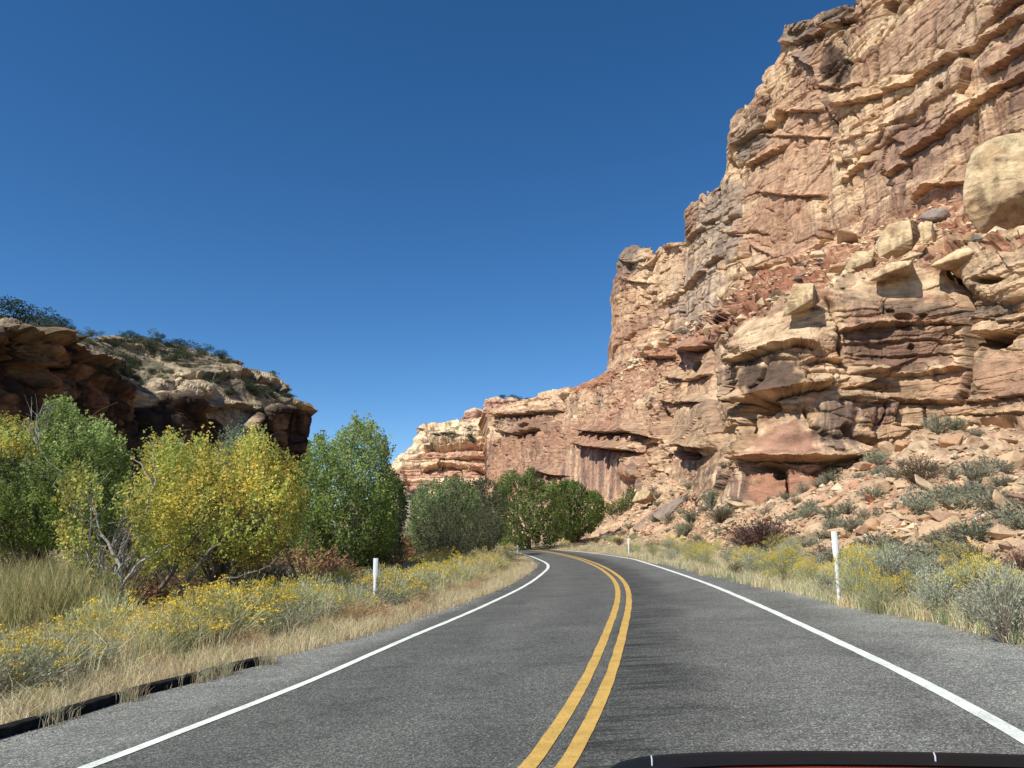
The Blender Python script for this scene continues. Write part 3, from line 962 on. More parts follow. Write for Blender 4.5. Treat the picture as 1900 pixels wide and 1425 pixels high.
# long vertical varnish streaks on the smooth panels
for (x0, x1, y0, y1, k) in ((1040, 1185, 832, 930, 0.9), (1330, 1380, 872, 955, 1.0), (1255, 1375, 440, 600, 0.5), (1510, 1590, 740, 850, 0.6)):
    mk = sstep(x0 - 4, x0 + 4, PX) * sstep(x1 + 4, x1 - 4, PX) * sstep(y0 - 4, y0 + 6, PY) * sstep(y1 + 4, y1 - 4, PY)
    q = fbm(np.stack([(PX + (PY - 850) * 0.05) / 7, PY / 90, 0 * PX], -1), 3, 50)
    colr = lerp(colr, C_VARN * 1.5, mk * k * sstep(0.0, 0.16, q))
    colr = lerp(colr, C_CREAM, mk * k * 0.6 * sstep(0.05, 0.22, -q))
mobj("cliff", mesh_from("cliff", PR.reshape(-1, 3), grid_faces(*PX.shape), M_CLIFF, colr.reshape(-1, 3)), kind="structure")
R_GRID = (px, PR[:, 2:], PX[:, 2:], PY[:, 2:])

# the silhouette rows of an oblique grid: nearest-vertex lookup
def on_patch(G, x, y):
    p0, PP, XX, YY = G
    c = int(np.clip(np.searchsorted(p0, x), 0, len(p0) - 1))
    r = int(np.argmin(np.abs(YY[:, c] - y)))
    return PP[r, c].copy()

# ---- far mesa beyond the bend
pxf = np.arange(696, 1066, 1.7)
def kf(lst, Y):
    return [(a, b, Y) for a, b in lst]
KF = [
    kf([(696, 1040), (1066, 1040)], 90),
    kf([(696, 918), (760, 912), (1066, 915)], 380),
    kf([(696, 914), (720, 880), (745, 852), (780, 834), (860, 827), (930, 832), (1066, 830)], 398),
    kf([(696, 913.5), (720, 879), (745, 850), (774, 824), (779, 797), (830, 788), (860, 786), (930, 780), (1066, 780)], 440),
    kf([(696, 913), (720, 878), (745, 849), (774, 822), (779, 796), (830, 787), (855, 785), (872, 780), (1066, 775)], 480),
    kf([(696, 912.5), (720, 877), (745, 848), (774, 821), (779, 795), (830, 786), (855, 784), (861, 762), (890, 758), (902, 741), (990, 738), (1000, 732), (1066, 729)], 492),
]
Pf, PXf, PYf, segf = build_patch(pxf, KF, [40, 60, 34, 14, 40], wrap=(-1, [(-3, 60), (0, 200)]), back=[(3, 0.3), (60, 1.0)])
SGf = segf[:, None] + 0 * PXf
nf = normals(blur(Pf, 5))
nf *= np.sign((nf * (np.array([0, 0, CAMH]) - Pf)).sum(-1).mean())
nf[..., 2] *= 0.4
nf /= np.linalg.norm(nf, axis=-1, keepdims=True)
wf = perlin(Pf / 60, 61) * 6 + perlin(Pf / 20, 62) * 2
lat_f = Pf[..., 0] * 0.9 + Pf[..., 1] * 0.3
a1, b1, _ = masonry(lat_f + wf, Pf[..., 2] + wf * 0.6 + Pf[..., 0] * 0.03, 40, 6.5, 2.2, 0.1)
a2, b2, _ = masonry(lat_f + wf, Pf[..., 2] + wf * 0.4 + Pf[..., 0] * 0.03, 12, 2.4, 5.2, 0.14)
df = fbm(Pf / 34, 3, 64) * 9 + (a1 - 0.5) * 6 - b1 * 1.2 + (a2 - 0.5) * 2.6 - b2 * 0.8 + fbm(Pf / 7, 3, 66, True) * 1.2
df *= sstep(0.9, 1.1, SGf)
df = apply_features(PXf, PYf, Pf, [('hole', 843, 884, 8, 9, 9), ('ledge', [(790, 832), (850, 828), (905, 834)], 3, 5), ('ledge', [(790, 868), (820, 856), (870, 868), (905, 880)], 3, 5),
                                  ('bump', 925, 890, 26, 20, 8), ('ledge', [(790, 808), (860, 806), (915, 808)], 2, 4), ('crack', [(893, 745), (890, 775)], 3, 6), ('ledge', [(780, 820), (860, 822), (915, 818)], 2, 4)], df)
PFd = Pf + nf * df[..., None]
nzf = fbm(Pf / 25, 4, 67)
bedf = fbm(np.stack([Pf[..., 0] / 200, Pf[..., 1] / 200, (Pf[..., 2] + wf * 0.5) / 3.2], -1), 3, 68)
cf = lerp(np.array([0.56, 0.33, 0.22]) + 0 * Pf, C_CREAM * 1.05, 0.75 * sstep(0.0, 0.2, bedf))
cf = lerp(cf, C_RED * 1.15, 0.6 * sstep(0.02, 0.25, nzf))
zl = sstep(1.95, 2.05, SGf) * (1 - sstep(3.9, 4.05, SGf))
cf = lerp(cf, C_CREAM * 1.1, 0.75 * zl)
cf = lerp(cf, np.array([0.17, 0.16, 0.10]), 0.7 * zl * sstep(0.05, 0.25, fbm(Pf / 6, 3, 69)))
cf = lerp(cf, np.array([0.50, 0.29, 0.21]), 0.8 * sstep(3.95, 4.05, SGf) * sstep(5.0, 4.7, SGf))
lumf = cf.mean(-1, keepdims=True)
cf = (lumf + (cf - lumf) * 0.98) * (0.55 + 0.95 * lumf)
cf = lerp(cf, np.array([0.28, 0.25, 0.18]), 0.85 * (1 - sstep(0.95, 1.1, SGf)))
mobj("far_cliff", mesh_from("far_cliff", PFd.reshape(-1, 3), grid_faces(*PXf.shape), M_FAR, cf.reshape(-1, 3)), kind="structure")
F_GRID = (pxf, PFd[:, 2:], PXf[:, 2:], PYf[:, 2:])

# ---- left mesa (shaded face, scrubby lit top)
pxl = np.arange(-210, 573, 1.9)
KL = [
    [(-210, 990, 48), (0, 985, 58), (250, 985, 83), (573, 985, 117)],
    [(-210, 600, 50), (0, 622, 60), (60, 634, 64), (130, 652, 72), (180, 680, 78), (215, 712, 82), (260, 735, 86), (330, 740, 92), (375, 752, 97), (400, 800, 100), (430, 812, 104), (470, 770, 108), (500, 752, 112), (530, 752, 116), (573, 760, 120)],
    [(-210, 560, 66), (0, 612, 78), (60, 618, 82), (150, 640, 92), (200, 662, 100), (260, 690, 104), (340, 700, 104), (400, 704, 106), (450, 702, 110), (500, 716, 116), (528, 738, 120), (573, 759, 123)],
    [(-210, 540, 80), (-40, 566, 86), (0, 582, 88), (30, 596, 90), (70, 603, 94), (120, 618, 98), (160, 629, 102), (200, 627, 108), (290, 631, 118), (345, 640, 124), (400, 658, 130), (440, 678, 132), (450, 688, 132), (500, 703, 128), (526, 716, 124), (530, 738, 123), (555, 749, 124), (573, 758, 124)],
]
Pl, PXl, PYl, segl = build_patch(pxl, KL, [130, 45, 55], wrap=(1, [(-1.2, 3), (-5, 12), (-16, 40), (-40, 90)]), back=[(2, 0.2), (10, 0.4), (60, 0)], bx=-0.6)
SGl = segl[:, None] + 0 * PXl
nl = normals(blur(Pl, 6))
nl *= np.sign((nl[:, :300] * (np.array([0, 0, CAMH]) - Pl[:, :300])).sum(-1).mean())
hl = nl.copy()
hl[..., 2] *= 0.4
hl /= np.linalg.norm(hl, axis=-1, keepdims=True)
wl = perlin(Pl / 12, 81) * 2 + perlin(Pl / 4, 82) * 0.8
latl = Pl[..., 1] * 0.95 - Pl[..., 0] * 0.3
l1, lg1, _ = masonry(latl + wl * 2, Pl[..., 2] + wl * 0.5, 12, 4.2, 3.1, 0.08)
l2, lg2, _ = masonry(latl + wl, Pl[..., 2] + wl * 0.4, 3.5, 1.3, 6.1, 0.12)
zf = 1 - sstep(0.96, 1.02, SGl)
colm = fbm(Pl * np.array([1 / 6, 1 / 6, 1 / 30]), 4, 84)
dl = (colm * 2.4 + (l1 - 0.5) * 2.2 - lg1 * 0.5 + (l2 - 0.5) * 0.8 + fbm(Pl / 2.5, 3, 85) * 0.35) * zf
dl += (1 - zf) * (fbm(Pl / 10, 4, 86) * 1.1 + (l2 - 0.5) * 0.5 + fbm(Pl / 1.5, 3, 87) * 0.25)
mc = cells2(latl + wl, Pl[..., 2] + wl * 0.3, 5.5, 3.2, 61)
md = cells2(latl + wl * 0.6, Pl[..., 2] + wl * 0.2, 1.9, 1.0, 71)
dl += zf * ((mc[0] - 0.5) * 1.8 + mc[1] * 1.2 - 0.5 * np.exp(-(mc[2] / 0.05) ** 2) + (md[0] - 0.5) * 0.5) + (1 - zf) * ((md[0] - 0.5) * 0.5 + (mc[0] - 0.5) * 0.5)
# an overhanging brow along the rim
dl += 1.2 * sstep(0.86, 0.99, SGl) * zf
dl *= 0.25 + 0.75 * sstep(573, 535, PXl)
fdl = apply_features(PXl, PYl, Pl, [
    ('ledge', [(-60, 655), (0, 668), (57, 680), (110, 690)], 4, 2.0), ('ledge', [(330, 706), (400, 702), (450, 700), (500, 712), (530, 728)], 5, 1.6),
    ('ledge', [(370, 757), (430, 755), (475, 760)], 3, 2.0), ('ledge', [(190, 632), (240, 645), (290, 660)], 4, 1.0), ('ledge', [(418, 674), (452, 684)], 3, 1.2),
    ('ledge', [(525, 752), (573, 764)], 3, 2.0), ('crack', [(248, 752), (252, 800), (250, 870)], 6, 4.0), ('bump', 300, 712, 36, 16, 2.5), ('bump', 358, 722, 38, 18, 3.0),
    ('bump', 310, 790, 70, 60, 3.0), ('bump', 90, 745, 90, 60, 2.0), ('crack', [(480, 770), (484, 860)], 5, 2.6), ('crack', [(535, 770), (537, 860)], 4, 2.0),
    ('ledge', [(0, 632), (70, 645), (130, 660), (200, 690)], 5, 2.6)], 0 * dl)
vl = zf[..., None] * hl + (1 - zf[..., None]) * (hl * 0.25 + np.array([0, 0, 0.6]))
PL = Pl + vl * dl[..., None] + hl * fdl[..., None] * 0.8
cl1 = lerp(np.array([0.20, 0.11, 0.06]) + 0 * Pl, C_VARN * 0.3, 0.95 * sstep(-0.18, 0.1, fbm(np.stack([latl / 2.5, 0 * latl, Pl[..., 2] / 14], -1), 4, 88)))  # varnish streaks; the whole face is also darkened to deepen its shade
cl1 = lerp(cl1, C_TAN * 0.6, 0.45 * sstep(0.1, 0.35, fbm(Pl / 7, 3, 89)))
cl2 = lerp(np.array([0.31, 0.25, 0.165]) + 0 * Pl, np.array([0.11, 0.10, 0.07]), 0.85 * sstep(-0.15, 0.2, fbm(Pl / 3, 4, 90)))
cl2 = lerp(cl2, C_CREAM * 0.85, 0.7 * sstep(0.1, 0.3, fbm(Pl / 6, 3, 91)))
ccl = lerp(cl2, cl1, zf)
ccl = tint_regions(PXl, PYl, Pl, ccl, [(310, 712, 40, 14, 0, C_CREAM * 0.9, 0.9), (362, 722, 36, 14, 0.1, C_CREAM * 0.9, 0.9), (500, 703, 40, 8, 0.4, C_CREAM * 0.8, 0.8), (265, 745, 30, 14, 0.2, C_CREAM * 0.85, 0.8),
                                      (435, 800, 40, 30, 0.7, C_CREAM * 0.75, 0.6), (230, 645, 60, 8, 0.2, C_CREAM * 0.8, 0.6), (550, 752, 26, 7, 0.3, C_TAN, 0.8), (420, 690, 30, 14, 0.3, C_CREAM * 0.7, 0.5)])
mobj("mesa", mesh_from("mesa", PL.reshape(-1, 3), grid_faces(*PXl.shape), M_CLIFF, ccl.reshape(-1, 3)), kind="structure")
L_GRID = (pxl, PL, PXl, PYl)
#%%PART2
# ------------------------------------------------------------------ rocks
def proj(p):
    x, y, z = p[0], p[1], p[2] - CAMH
    d = y * CP + z * SP
    return CX + F * x / d, CY - F * (z * CP - y * SP) / d, d

def rock_mesh(name, seed, flat=0.6, n=16, rounded=False):
    r = random.Random(seed)
    bm = bmesh.new()
    for i in range(n):
        v = Vector((r.uniform(-1, 1), r.uniform(-1, 1), r.uniform(-1, 1)))
        if rounded:
            v.normalize()
        else:
            m = max(abs(v.x), abs(v.y), abs(v.z))
            v = v / m * r.uniform(0.75, 1.0)
        bm.verts.new((v.x, v.y * 0.8, v.z * flat))
    res = bmesh.ops.convex_hull(bm, input=bm.verts)
    bmesh.ops.delete(bm, geom=[g for g in res["geom_interior"] if isinstance(g, bmesh.types.BMVert)], context='VERTS')
    bmesh.ops.bevel(bm, geom=bm.edges[:], offset=0.05, segments=1, affect='EDGES')
    me = bpy.data.meshes.new(name)
    bm.to_mesh(me)
    bm.free()
    me.materials.append(M_BOULDER)
    return me

ROCKS = [rock_mesh("rock", i, [0.62, 0.4, 0.8, 0.5, 0.3, 0.7, 0.45, 0.9][i], [14, 12, 18, 15, 12, 20, 16, 14][i], i in (2, 5)) for i in range(8)]

def big_rock_mesh(name, outline, depth, seed, mat, amp=0.06, sub=4, cols=None):
    """a boulder grown from a traced front outline: rounded front and back, cut facets, real thickness"""
    o = np.array(outline, float)
    c = o.mean(0)
    size = (o.max(0) - o.min(0))
    s0 = max(size)
    r = np.random.default_rng(seed)
    bm = bmesh.new()
    for x, z in o:
        k = r.uniform(-0.15, 0.15)
        bm.verts.new((x, k * depth, z))
    for (fx, fz, fy) in ((-0.26, 0.30, -0.75), (0.16, 0.36, -0.9), (0.04, -0.10, -1.25), (-0.30, -0.26, -0.7), (0.12, -0.36, -0.85), (-0.1, 0.1, 0.9), (0.2, -0.2, 0.7), (-0.25, 0.25, 0.6), (0.25, 0.3, 0.6)):
        bm.verts.new((c[0] + (fx + r.uniform(-0.06, 0.06)) * size[0], (fy + r.uniform(-0.1, 0.1)) * depth, c[1] + (fz + r.uniform(-0.06, 0.06)) * size[1]))
    res = bmesh.ops.convex_hull(bm, input=bm.verts)
    bmesh.ops.delete(bm, geom=[g for g in res["geom_interior"] if isinstance(g, bmesh.types.BMVert)], context='VERTS')
    bmesh.ops.bevel(bm, geom=bm.edges[:], offset=s0 * 0.008, segments=1, affect='EDGES')
    bmesh.ops.triangulate(bm, faces=bm.faces[:])
    for it in range(5):
        lg = [e for e in bm.edges if e.calc_length() > s0 * 0.035]
        if not lg:
            break
        bmesh.ops.subdivide_edges(bm, edges=lg, cuts=1, use_grid_fill=True)
        bmesh.ops.triangulate(bm, faces=bm.faces[:])
    bm.verts.ensure_lookup_table()
    bm.normal_update()
    V = np.array([v.co[:] for v in bm.verts])
    Nn = np.array([v.normal[:] for v in bm.verts])
    n = fbm(V / (s0 * 0.2) + seed, 4, 70) + 0.35 * fbm(V * np.array([1, 1, 4]) / (s0 * 0.3) + seed, 3, 71, True)
    P_ = V + Nn * (n * amp * 0.45 * s0)[:, None]
    Fq = np.array([[v.index for v in f.verts] for f in bm.faces])
    bm.free()
    q = fbm(P_ / (s0 * 0.3), 4, 72)
    st = fbm(P_ * np.array([9, 9, 1.0]) / s0, 4, 73)
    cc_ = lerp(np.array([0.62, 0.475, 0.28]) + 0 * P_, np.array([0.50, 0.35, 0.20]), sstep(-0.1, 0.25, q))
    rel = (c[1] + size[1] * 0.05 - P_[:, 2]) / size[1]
    cols = lerp(cc_, np.array([0.26, 0.175, 0.105]), 0.8 * sstep(-0.05, 0.25, st * 0.6 + rel * 0.9 + (P_[:, 0] - c[0]) / size[0] * 0.5))  # varnished underside; shade of the lower right side is painted in too
    return mesh_from(name, P_, Fq, mat, cols, False)

ZL = [(-99, 110, "at the left edge"), (110, 260, "above the first kerb beams"), (260, 420, "in front of the golden cottonwood"), (420, 560, "beyond the end of the kerb"), (560, 660, "left of the near left guide post"),
      (660, 760, "around the near left guide post"), (760, 860, "in front of the tamarisk"), (860, 1010, "inside the road bend")]
ZR = [(1000, 1100, "at the far bend"), (1100, 1200, "around the far right guide post"), (1200, 1300, "below the far scree"), (1300, 1400, "left of the large maroon bush"), (1400, 1500, "below the large maroon bush"), (1500, 1600, "around the near right guide post"),
      (1600, 1700, "right of the near right guide post"), (1700, 1800, "below the long cream slab"), (1800, 2400, "at the right edge")]
ZT = [(0, 80, "under the biggest junipers"), (80, 160, "right of the biggest junipers"), (160, 240, "above the shaded gully"), (240, 320, "around the umbrella shaped juniper"), (320, 400, "below the broad skyline juniper"), (400, 480, "near the pointed juniper"), (480, 600, "at the end of the mesa")]
ZS = [(1000, 1250, "on the far scree"), (1250, 1350, "left of the streaked panel"), (1350, 1480, "above the maroon bush"), (1480, 1600, "left of the twin blue grey shrubs"), (1600, 1700, "below the cliff foot shrub"), (1700, 1790, "around the brown olive bush"), (1790, 2400, "at the right edge")]
ZB = [(1000, 1400, "left of the cream dome"), (1400, 1550, "above the cream dome"), (1550, 1700, "around the split boulders"), (1700, 2400, "near the huge boulder")]
def specific(label, loc, zones, size, cuts=(0.33, 0.66)):
    u = proj(loc)[0]
    z_ = next((t for a, b, t in zones if a <= u < b), zones[-1][2] if u > zones[-1][0] else zones[0][2])
    if zones is ZL:
        d_ = -float(road_lat(np.array([loc[0]]), np.array([loc[1]]))[0])
        z_ = ("in the front row " if d_ < 2.2 else ("mid row " if d_ < 4.2 else "in the back row ")) + z_ if "foot of" not in label else z_
    elif zones is ZS:
        z_ = ("low down " if loc[2] < 2.5 else ("halfway up " if loc[2] < 6 else "high up ")) + z_
    w_ = "small" if size < cuts[0] else ("middling" if size < cuts[1] else "large")
    return (w_ + " " + label + " " + z_).replace(" , ", ", ").replace("  ", " ")
def place(name, me, loc, sc, rot, label, cat, group=None):
    if group:
        L_ = label
        if "belt left" in L_ or "left edge of the road" in L_ or "foot of the trees" in L_:
            label = specific(L_.replace("in the thick belt left of the road", "left of the road,").replace("at the left edge of the road", ",").replace("left of the road", "").strip(), loc, ZL, sc[2], (0.8, 1.1))
        elif "right verge" in L_:
            label = specific(L_.replace("in the belt of brush along the right verge", "on the right verge,"), loc, ZR, sc[2], (0.55, 0.75))
        elif "right slope" in L_ or "right of the road" in L_ or "bench" in L_:
            label = specific(L_.replace("growing among the rubble of the right slope", "on the rubble slope,").replace("small grey", "grey").replace("lying in the rubble of the slope right of the road", "in the rubble,").replace("between the lower cliff and the high wall", "of the cliff,"), loc,
                             ZB if 'bench' in L_ else ZS, sc[2], (0.12, 0.25) if "rock" in L_ else (0.5, 0.75))
        elif "top of the mesa" in L_:
            label = specific(L_.replace("low dark", "dark").replace("the sloping top of the mesa", "the mesa top,"), loc, ZT, sc[2], (0.7, 1.2))
    o = bpy.data.objects.new(name, me)
    o.location = loc
    o.scale = sc
    o.rotation_euler = rot
    o["label"] = label
    o["category"] = cat
    if group:
        o["group"] = group
    COL.objects.link(o)
    return o

# the huge boulder perched on the bench
M_BIGROCK = rock_material("boulder_rock", 0.9, 0.15, 0.35)
M_BIGROCK.node_tree.nodes["Mapping"].inputs["Scale"].default_value = (0.9, 0.9, 1.1)
def outline_boulder(pts, label, name="boulder", depth_f=0.4, seed=1, base=None, amp=0.05, grid=None, push=0.0):
    xs = [p[0] for p in pts]
    ys = [p[1] for p in pts]
    bx, by = base if base else (sum(xs) / len(xs), max(ys))
    p = on_patch(grid or R_GRID, bx, by)
    Y = p[1] - push
    w_ = at(np.array(xs), np.array(ys), np.full(len(xs), Y))
    b0 = at(bx, by, Y)
    o2 = np.stack([w_[:, 0] - b0[0], w_[:, 2] - b0[2]], -1)
    width = o2[:, 0].max() - o2[:, 0].min()
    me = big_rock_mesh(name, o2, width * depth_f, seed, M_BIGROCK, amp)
    return place(name, me, (float(b0[0]), float(Y), float(b0[2])), (1, 1, 1), (0, 0, 0), label, "boulder")

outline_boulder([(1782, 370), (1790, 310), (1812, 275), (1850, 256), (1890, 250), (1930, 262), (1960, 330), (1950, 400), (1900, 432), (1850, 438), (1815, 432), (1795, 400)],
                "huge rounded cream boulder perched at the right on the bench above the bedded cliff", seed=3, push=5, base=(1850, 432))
outline_boulder([(1627, 460), (1640, 435), (1680, 415), (1700, 412), (1706, 440), (1690, 465), (1650, 486), (1632, 478)], "cream slab boulder leaning on the bench, left half of the split pair", seed=5, push=1)
outline_boulder([(1690, 462), (1700, 420), (1718, 410), (1738, 440), (1735, 462), (1712, 470)], "tall cream boulder on the bench, right half of the split pair", seed=6, push=0.5)
outline_boulder([(1562, 508), (1590, 482), (1625, 465), (1630, 480), (1612, 500), (1580, 512)], "flat cream slab tilted up to the right on the bench below the split boulders", seed=7, push=0.5)
outline_boulder([(1612, 522), (1640, 495), (1680, 488), (1700, 500), (1690, 512), (1650, 516)], "low domed cream rock on the lip of the bench above the bedded cliff", seed=8, push=0.5)
outline_boulder([(1728, 492), (1770, 470), (1820, 462), (1840, 475), (1800, 498), (1750, 500)], "red tan rock ledge on the bench under the huge boulder", seed=9, push=0.5)
outline_boulder([(1866, 438), (1885, 424), (1910, 418), (1935, 440), (1900, 452), (1875, 448)], "dark capped rock at the right edge below the huge boulder", seed=10, push=2)
outline_boulder([(1450, 590), (1475, 545), (1492, 528), (1512, 540), (1520, 560), (1480, 575)], "pale pointed rock on the crest of the cream cliff dome", seed=11, push=0.5)
outline_boulder([(1172, 932), (1182, 912), (1200, 908), (1212, 920), (1214, 930), (1195, 936)], "pale cream square boulder at the top of the far scree slope", seed=12, push=4)
outline_boulder([(1066, 970), (1070, 963), (1092, 958), (1100, 962), (1098, 970), (1080, 975)], "flat red rock beside the trees at the far bend", seed=13, push=4)

dark, red = 0, 1
NAMED = [  # px, py of base, width px, height px, variant, roll degrees, label
    (1644, 850, 38, 26, 3, -20, "white block leaning on its neighbour at the top of the rubble slope"),
    (1676, 843, 30, 26, 0, 15, "tan block beside the white block at the top of the rubble slope"),
    (1609, 880, 46, 18, 1, -5, "flat white slab under the grey shrub at the foot of the cliff"),
    (1770, 840, 48, 34, 0, 4, "squat cream boulder near the upper edge of the rubble slope"),
    (1806, 838, 34, 28, 3, -8, "pink cream boulder just right of the squat cream boulder"),
    (1875, 868, 42, 40, 7, 10, "tall tan boulder at the right edge high on the slope"),
    (1872, 836, 40, 12, 1, 2, "thin pale slab stacked above the tall tan boulder"),
    (1635, 930, 36, 24, 3, -18, "orange tan wedge rock with a shadowed right side in mid slope"),
    (1655, 916, 22, 16, 0, 10, "small tan rock touching the orange wedge rock"),
    (1673, 914, 15, 12, 2, 0, "round dark grey stone above the middle of the slope"),
    (1698, 920, 16, 12, 2, 0, "round dark grey stone below the brown bush"),
    (1651, 948, 22, 16, 0, 0, "dark mouthed rock under a small grey stone in mid slope"),
    (1560, 992, 52, 18, 1, -8, "low pale slab left of the grey shrub above the guide post"),
    (1598, 992, 30, 18, 3, 4, "cream block in the row of three above the guide post"),
    (1621, 986, 28, 26, 6, -24, "upright orange block at the right of the row of three"),
    (1669, 1006, 26, 16, 2, 0, "round brown boulder below the row of three blocks"),
    (1751, 986, 70, 22, 4, 3, "long cream slab with a black gap beneath it"),
    (1797, 1004, 34, 36, 7, -4, "square cream block at the right end of the long slab"),
    (1794, 1013, 20, 13, 2, 0, "dark grey stone tucked under the square cream block"),
    (1780, 1020, 34, 8, 4, -3, "thin white slab below the dark grey stone"),
    (1845, 1022, 32, 15, 1, 4, "red brown rock low on the slope at the right"),
    (1758, 1078, 24, 18, 6, 0, "small cream pyramid rock among the sagebrush"),
    (1875, 928, 22, 18, 2, 0, "round slate grey boulder near the right edge"),
    (1893, 930, 26, 24, 5, 0, "white rounded boulder at the right edge beside the slate one"),
    (1887, 950, 44, 16, 1, 0, "wide cream slab under the two rounded boulders at the right edge"),
    (1730, 935, 80, 20, 4, 38, "long cream rib of rock slanting down right below the brown bush"),
    (1880, 990, 100, 26, 4, 52, "steep orange rock rib running off the right edge"),
    (1175, 990, 76, 16, 4, -36, "lowest of the slanting red slabs on the far scree"),
    (1208, 968, 84, 16, 4, -36, "middle slanting red slab on the far scree"),
    (1240, 955, 70, 18, 4, -34, "upper slanting tan slab on the far scree"),
    (1262, 990, 60, 16, 4, -30, "short slanting slab below the striped panel"),
    (1305, 935, 40, 20, 3, -10, "tan ledge block left of the striped panel"),
]
def rot_px(deg):
    return math.radians(deg)
for i, (x, y, wpx, hpx, v, roll, lab) in enumerate(NAMED):
    p = on_patch(R_GRID, x, y)
    dist = float(np.linalg.norm(p))
    sx = wpx / F * dist / 2
    me = ROCKS[v]
    zs = [0.62, 0.4, 0.8, 0.5, 0.3, 0.7, 0.45, 0.9][v]
    sz = hpx / F * dist / 2 / zs
    place("boulder", me, (float(p[0]), float(p[1]), float(p[2] + sz * zs * 0.7)), (sx, (sx + sz * zs) * 0.6, sz), (0, math.radians(roll), random.uniform(-0.3, 0.3)), lab, "boulder")

# medium blocks over the slope and the bench: individuals
cnt = 0
rr = random.Random(4)
def kn(k, x, j=0):
    return float(np.interp(x, [a[0] for a in KR[k]], [a[1] for a in KR[k]]))
while cnt < 180:
    x = rr.uniform(1130, 1900)
    y0, y1 = kn(2, x), kn(1, x)
    y = y0 + (y1 - y0) * rr.random() ** 0.8
    if x < 1330 and rr.random() < 0.4:
        continue
    p = on_patch(R_GRID, x, y)
    d = float(np.linalg.norm(p))
    s_ = min(rr.lognormvariate(-1.95, 0.5), 0.5) * (1 + d / 120)
    v = rr.randrange(8)
    place("rock", ROCKS[v], (float(p[0]), float(p[1]), float(p[2]) + s_ * 0.02), (s_ * rr.uniform(0.8, 1.6), s_, s_ * rr.uniform(0.7, 1.2)),
          (rr.uniform(-0.4, 0.4), rr.uniform(-0.5, 0.5), rr.uniform(0, 6.3)), "angular rock lying in the rubble of the slope right of the road", "rock", "rocks strewn over the slope right of the road")
    cnt += 1
cnt = 0
while cnt < 58:
    x = rr.uniform(1180, 1900)
    y0, y1 = kn(4, x), kn(3, x)
    if y1 - y0 < 15:
        continue
    y = y0 + (y1 - y0) * rr.uniform(0.1, 0.97)
    p = on_patch(R_GRID, x, y)
    d = float(np.linalg.norm(p))
    s_ = rr.lognormvariate(-0.2, 0.45) * d / 110
    v = rr.randrange(8)
    place("rock", ROCKS[v], (float(p[0]), float(p[1]), float(p[2]) + s_ * 0.2), (s_ * rr.uniform(0.9, 1.7), s_, s_ * rr.uniform(0.7, 1.2)),
          (rr.uniform(-0.4, 0.4), rr.uniform(-0.5, 0.5), rr.uniform(0, 6.3)), "fallen block on the bench between the lower cliff and the high wall", "rock", "fallen blocks on the bench below the high wall")
    cnt += 1

# small rubble nobody could count: one mesh
def rubble(name, pts, sizes, cols, kind="stuff", label=None):
    ico_v = np.array([(0, 0, 1), (0.9, 0, 0.1), (0.2, 0.85, 0), (-0.8, 0.4, 0.1), (-0.6, -0.7, 0), (0.4, -0.8, 0.1), (0, 0, -0.7)], float)
    ico_f = np.array([(0, 1, 2), (0, 2, 3), (0, 3, 4), (0, 4, 5), (0, 5, 1), (6, 2, 1), (6, 3, 2), (6, 4, 3), (6, 5, 4), (6, 1, 5)])
    n = len(pts)
    V = ico_v[None] * (1 + rng.uniform(-0.3, 0.3, (n, 7, 1)))
    V = V * np.stack([rng.uniform(0.7, 1.5, n), rng.uniform(0.6, 1.2, n), rng.uniform(0.35, 0.9, n)], -1)[:, None]
    a = rng.uniform(0, 6.28, n)
    ca, sa = np.cos(a)[:, None], np.sin(a)[:, None]
    tl = rng.uniform(-0.5, 0.5, n)[:, None]
    x, y, z = V[..., 0], V[..., 1], V[..., 2]
    V = np.stack([x * ca - y * sa, x * sa + y * ca, z + x * tl], -1) * np.asarray(sizes)[:, None, None] + np.asarray(pts)[:, None]
    Fc = (ico_f[None] + (np.arange(n) * 7)[:, None, None]).reshape(-1, 3)
    me = mesh_from(name, V.reshape(-1, 3), Fc, M_CLIFF, np.repeat(cols, 7, 0))
    return mobj(name, me, kind=kind, label=label)
NRUB = 11500
xs = rng.uniform(1110, 1905, NRUB)
ii, sz, pp = [], [], []
for x in xs:
    y0, y1 = kn(2, x), kn(1, x) + 12
    y = y0 + (y1 - y0) * rng.random()
    p = on_patch(R_GRID, x, y)
    p = p + rng.normal(size=3) * np.array([0.08, 0.08, 0])
    pp.append(p)
    sz.append(min(rng.lognormal(-3.3, 0.65), 0.3) * (1 + np.linalg.norm(p) / 60))
for _ in range(2600):
    x = rng.uniform(1150, 1905)
    y0, y1 = kn(4, x), kn(3, x)
    if y1 - y0 < 8:
        continue
    p = on_patch(R_GRID, x, y0 + (y1 - y0) * rng.random())
    pp.append(p)
    sz.append(rng.lognormal(-1.2, 0.5) * np.linalg.norm(p) / 110)
pp = np.array(pp)
cm = rng.random((len(pp), 1))
rc = np.where(cm < 0.5, C_CREAM[None], np.where(cm < 0.86, C_TAN[None] * 1.05, np.where(cm < 0.95, C_RED[None] * 1.2, np.array([[0.24, 0.215, 0.185]])))) * rng.uniform(0.8, 1.15, (len(pp), 1))
rubble("rubble", pp, sz, rc, label="small broken stones covering the slope right of the road")

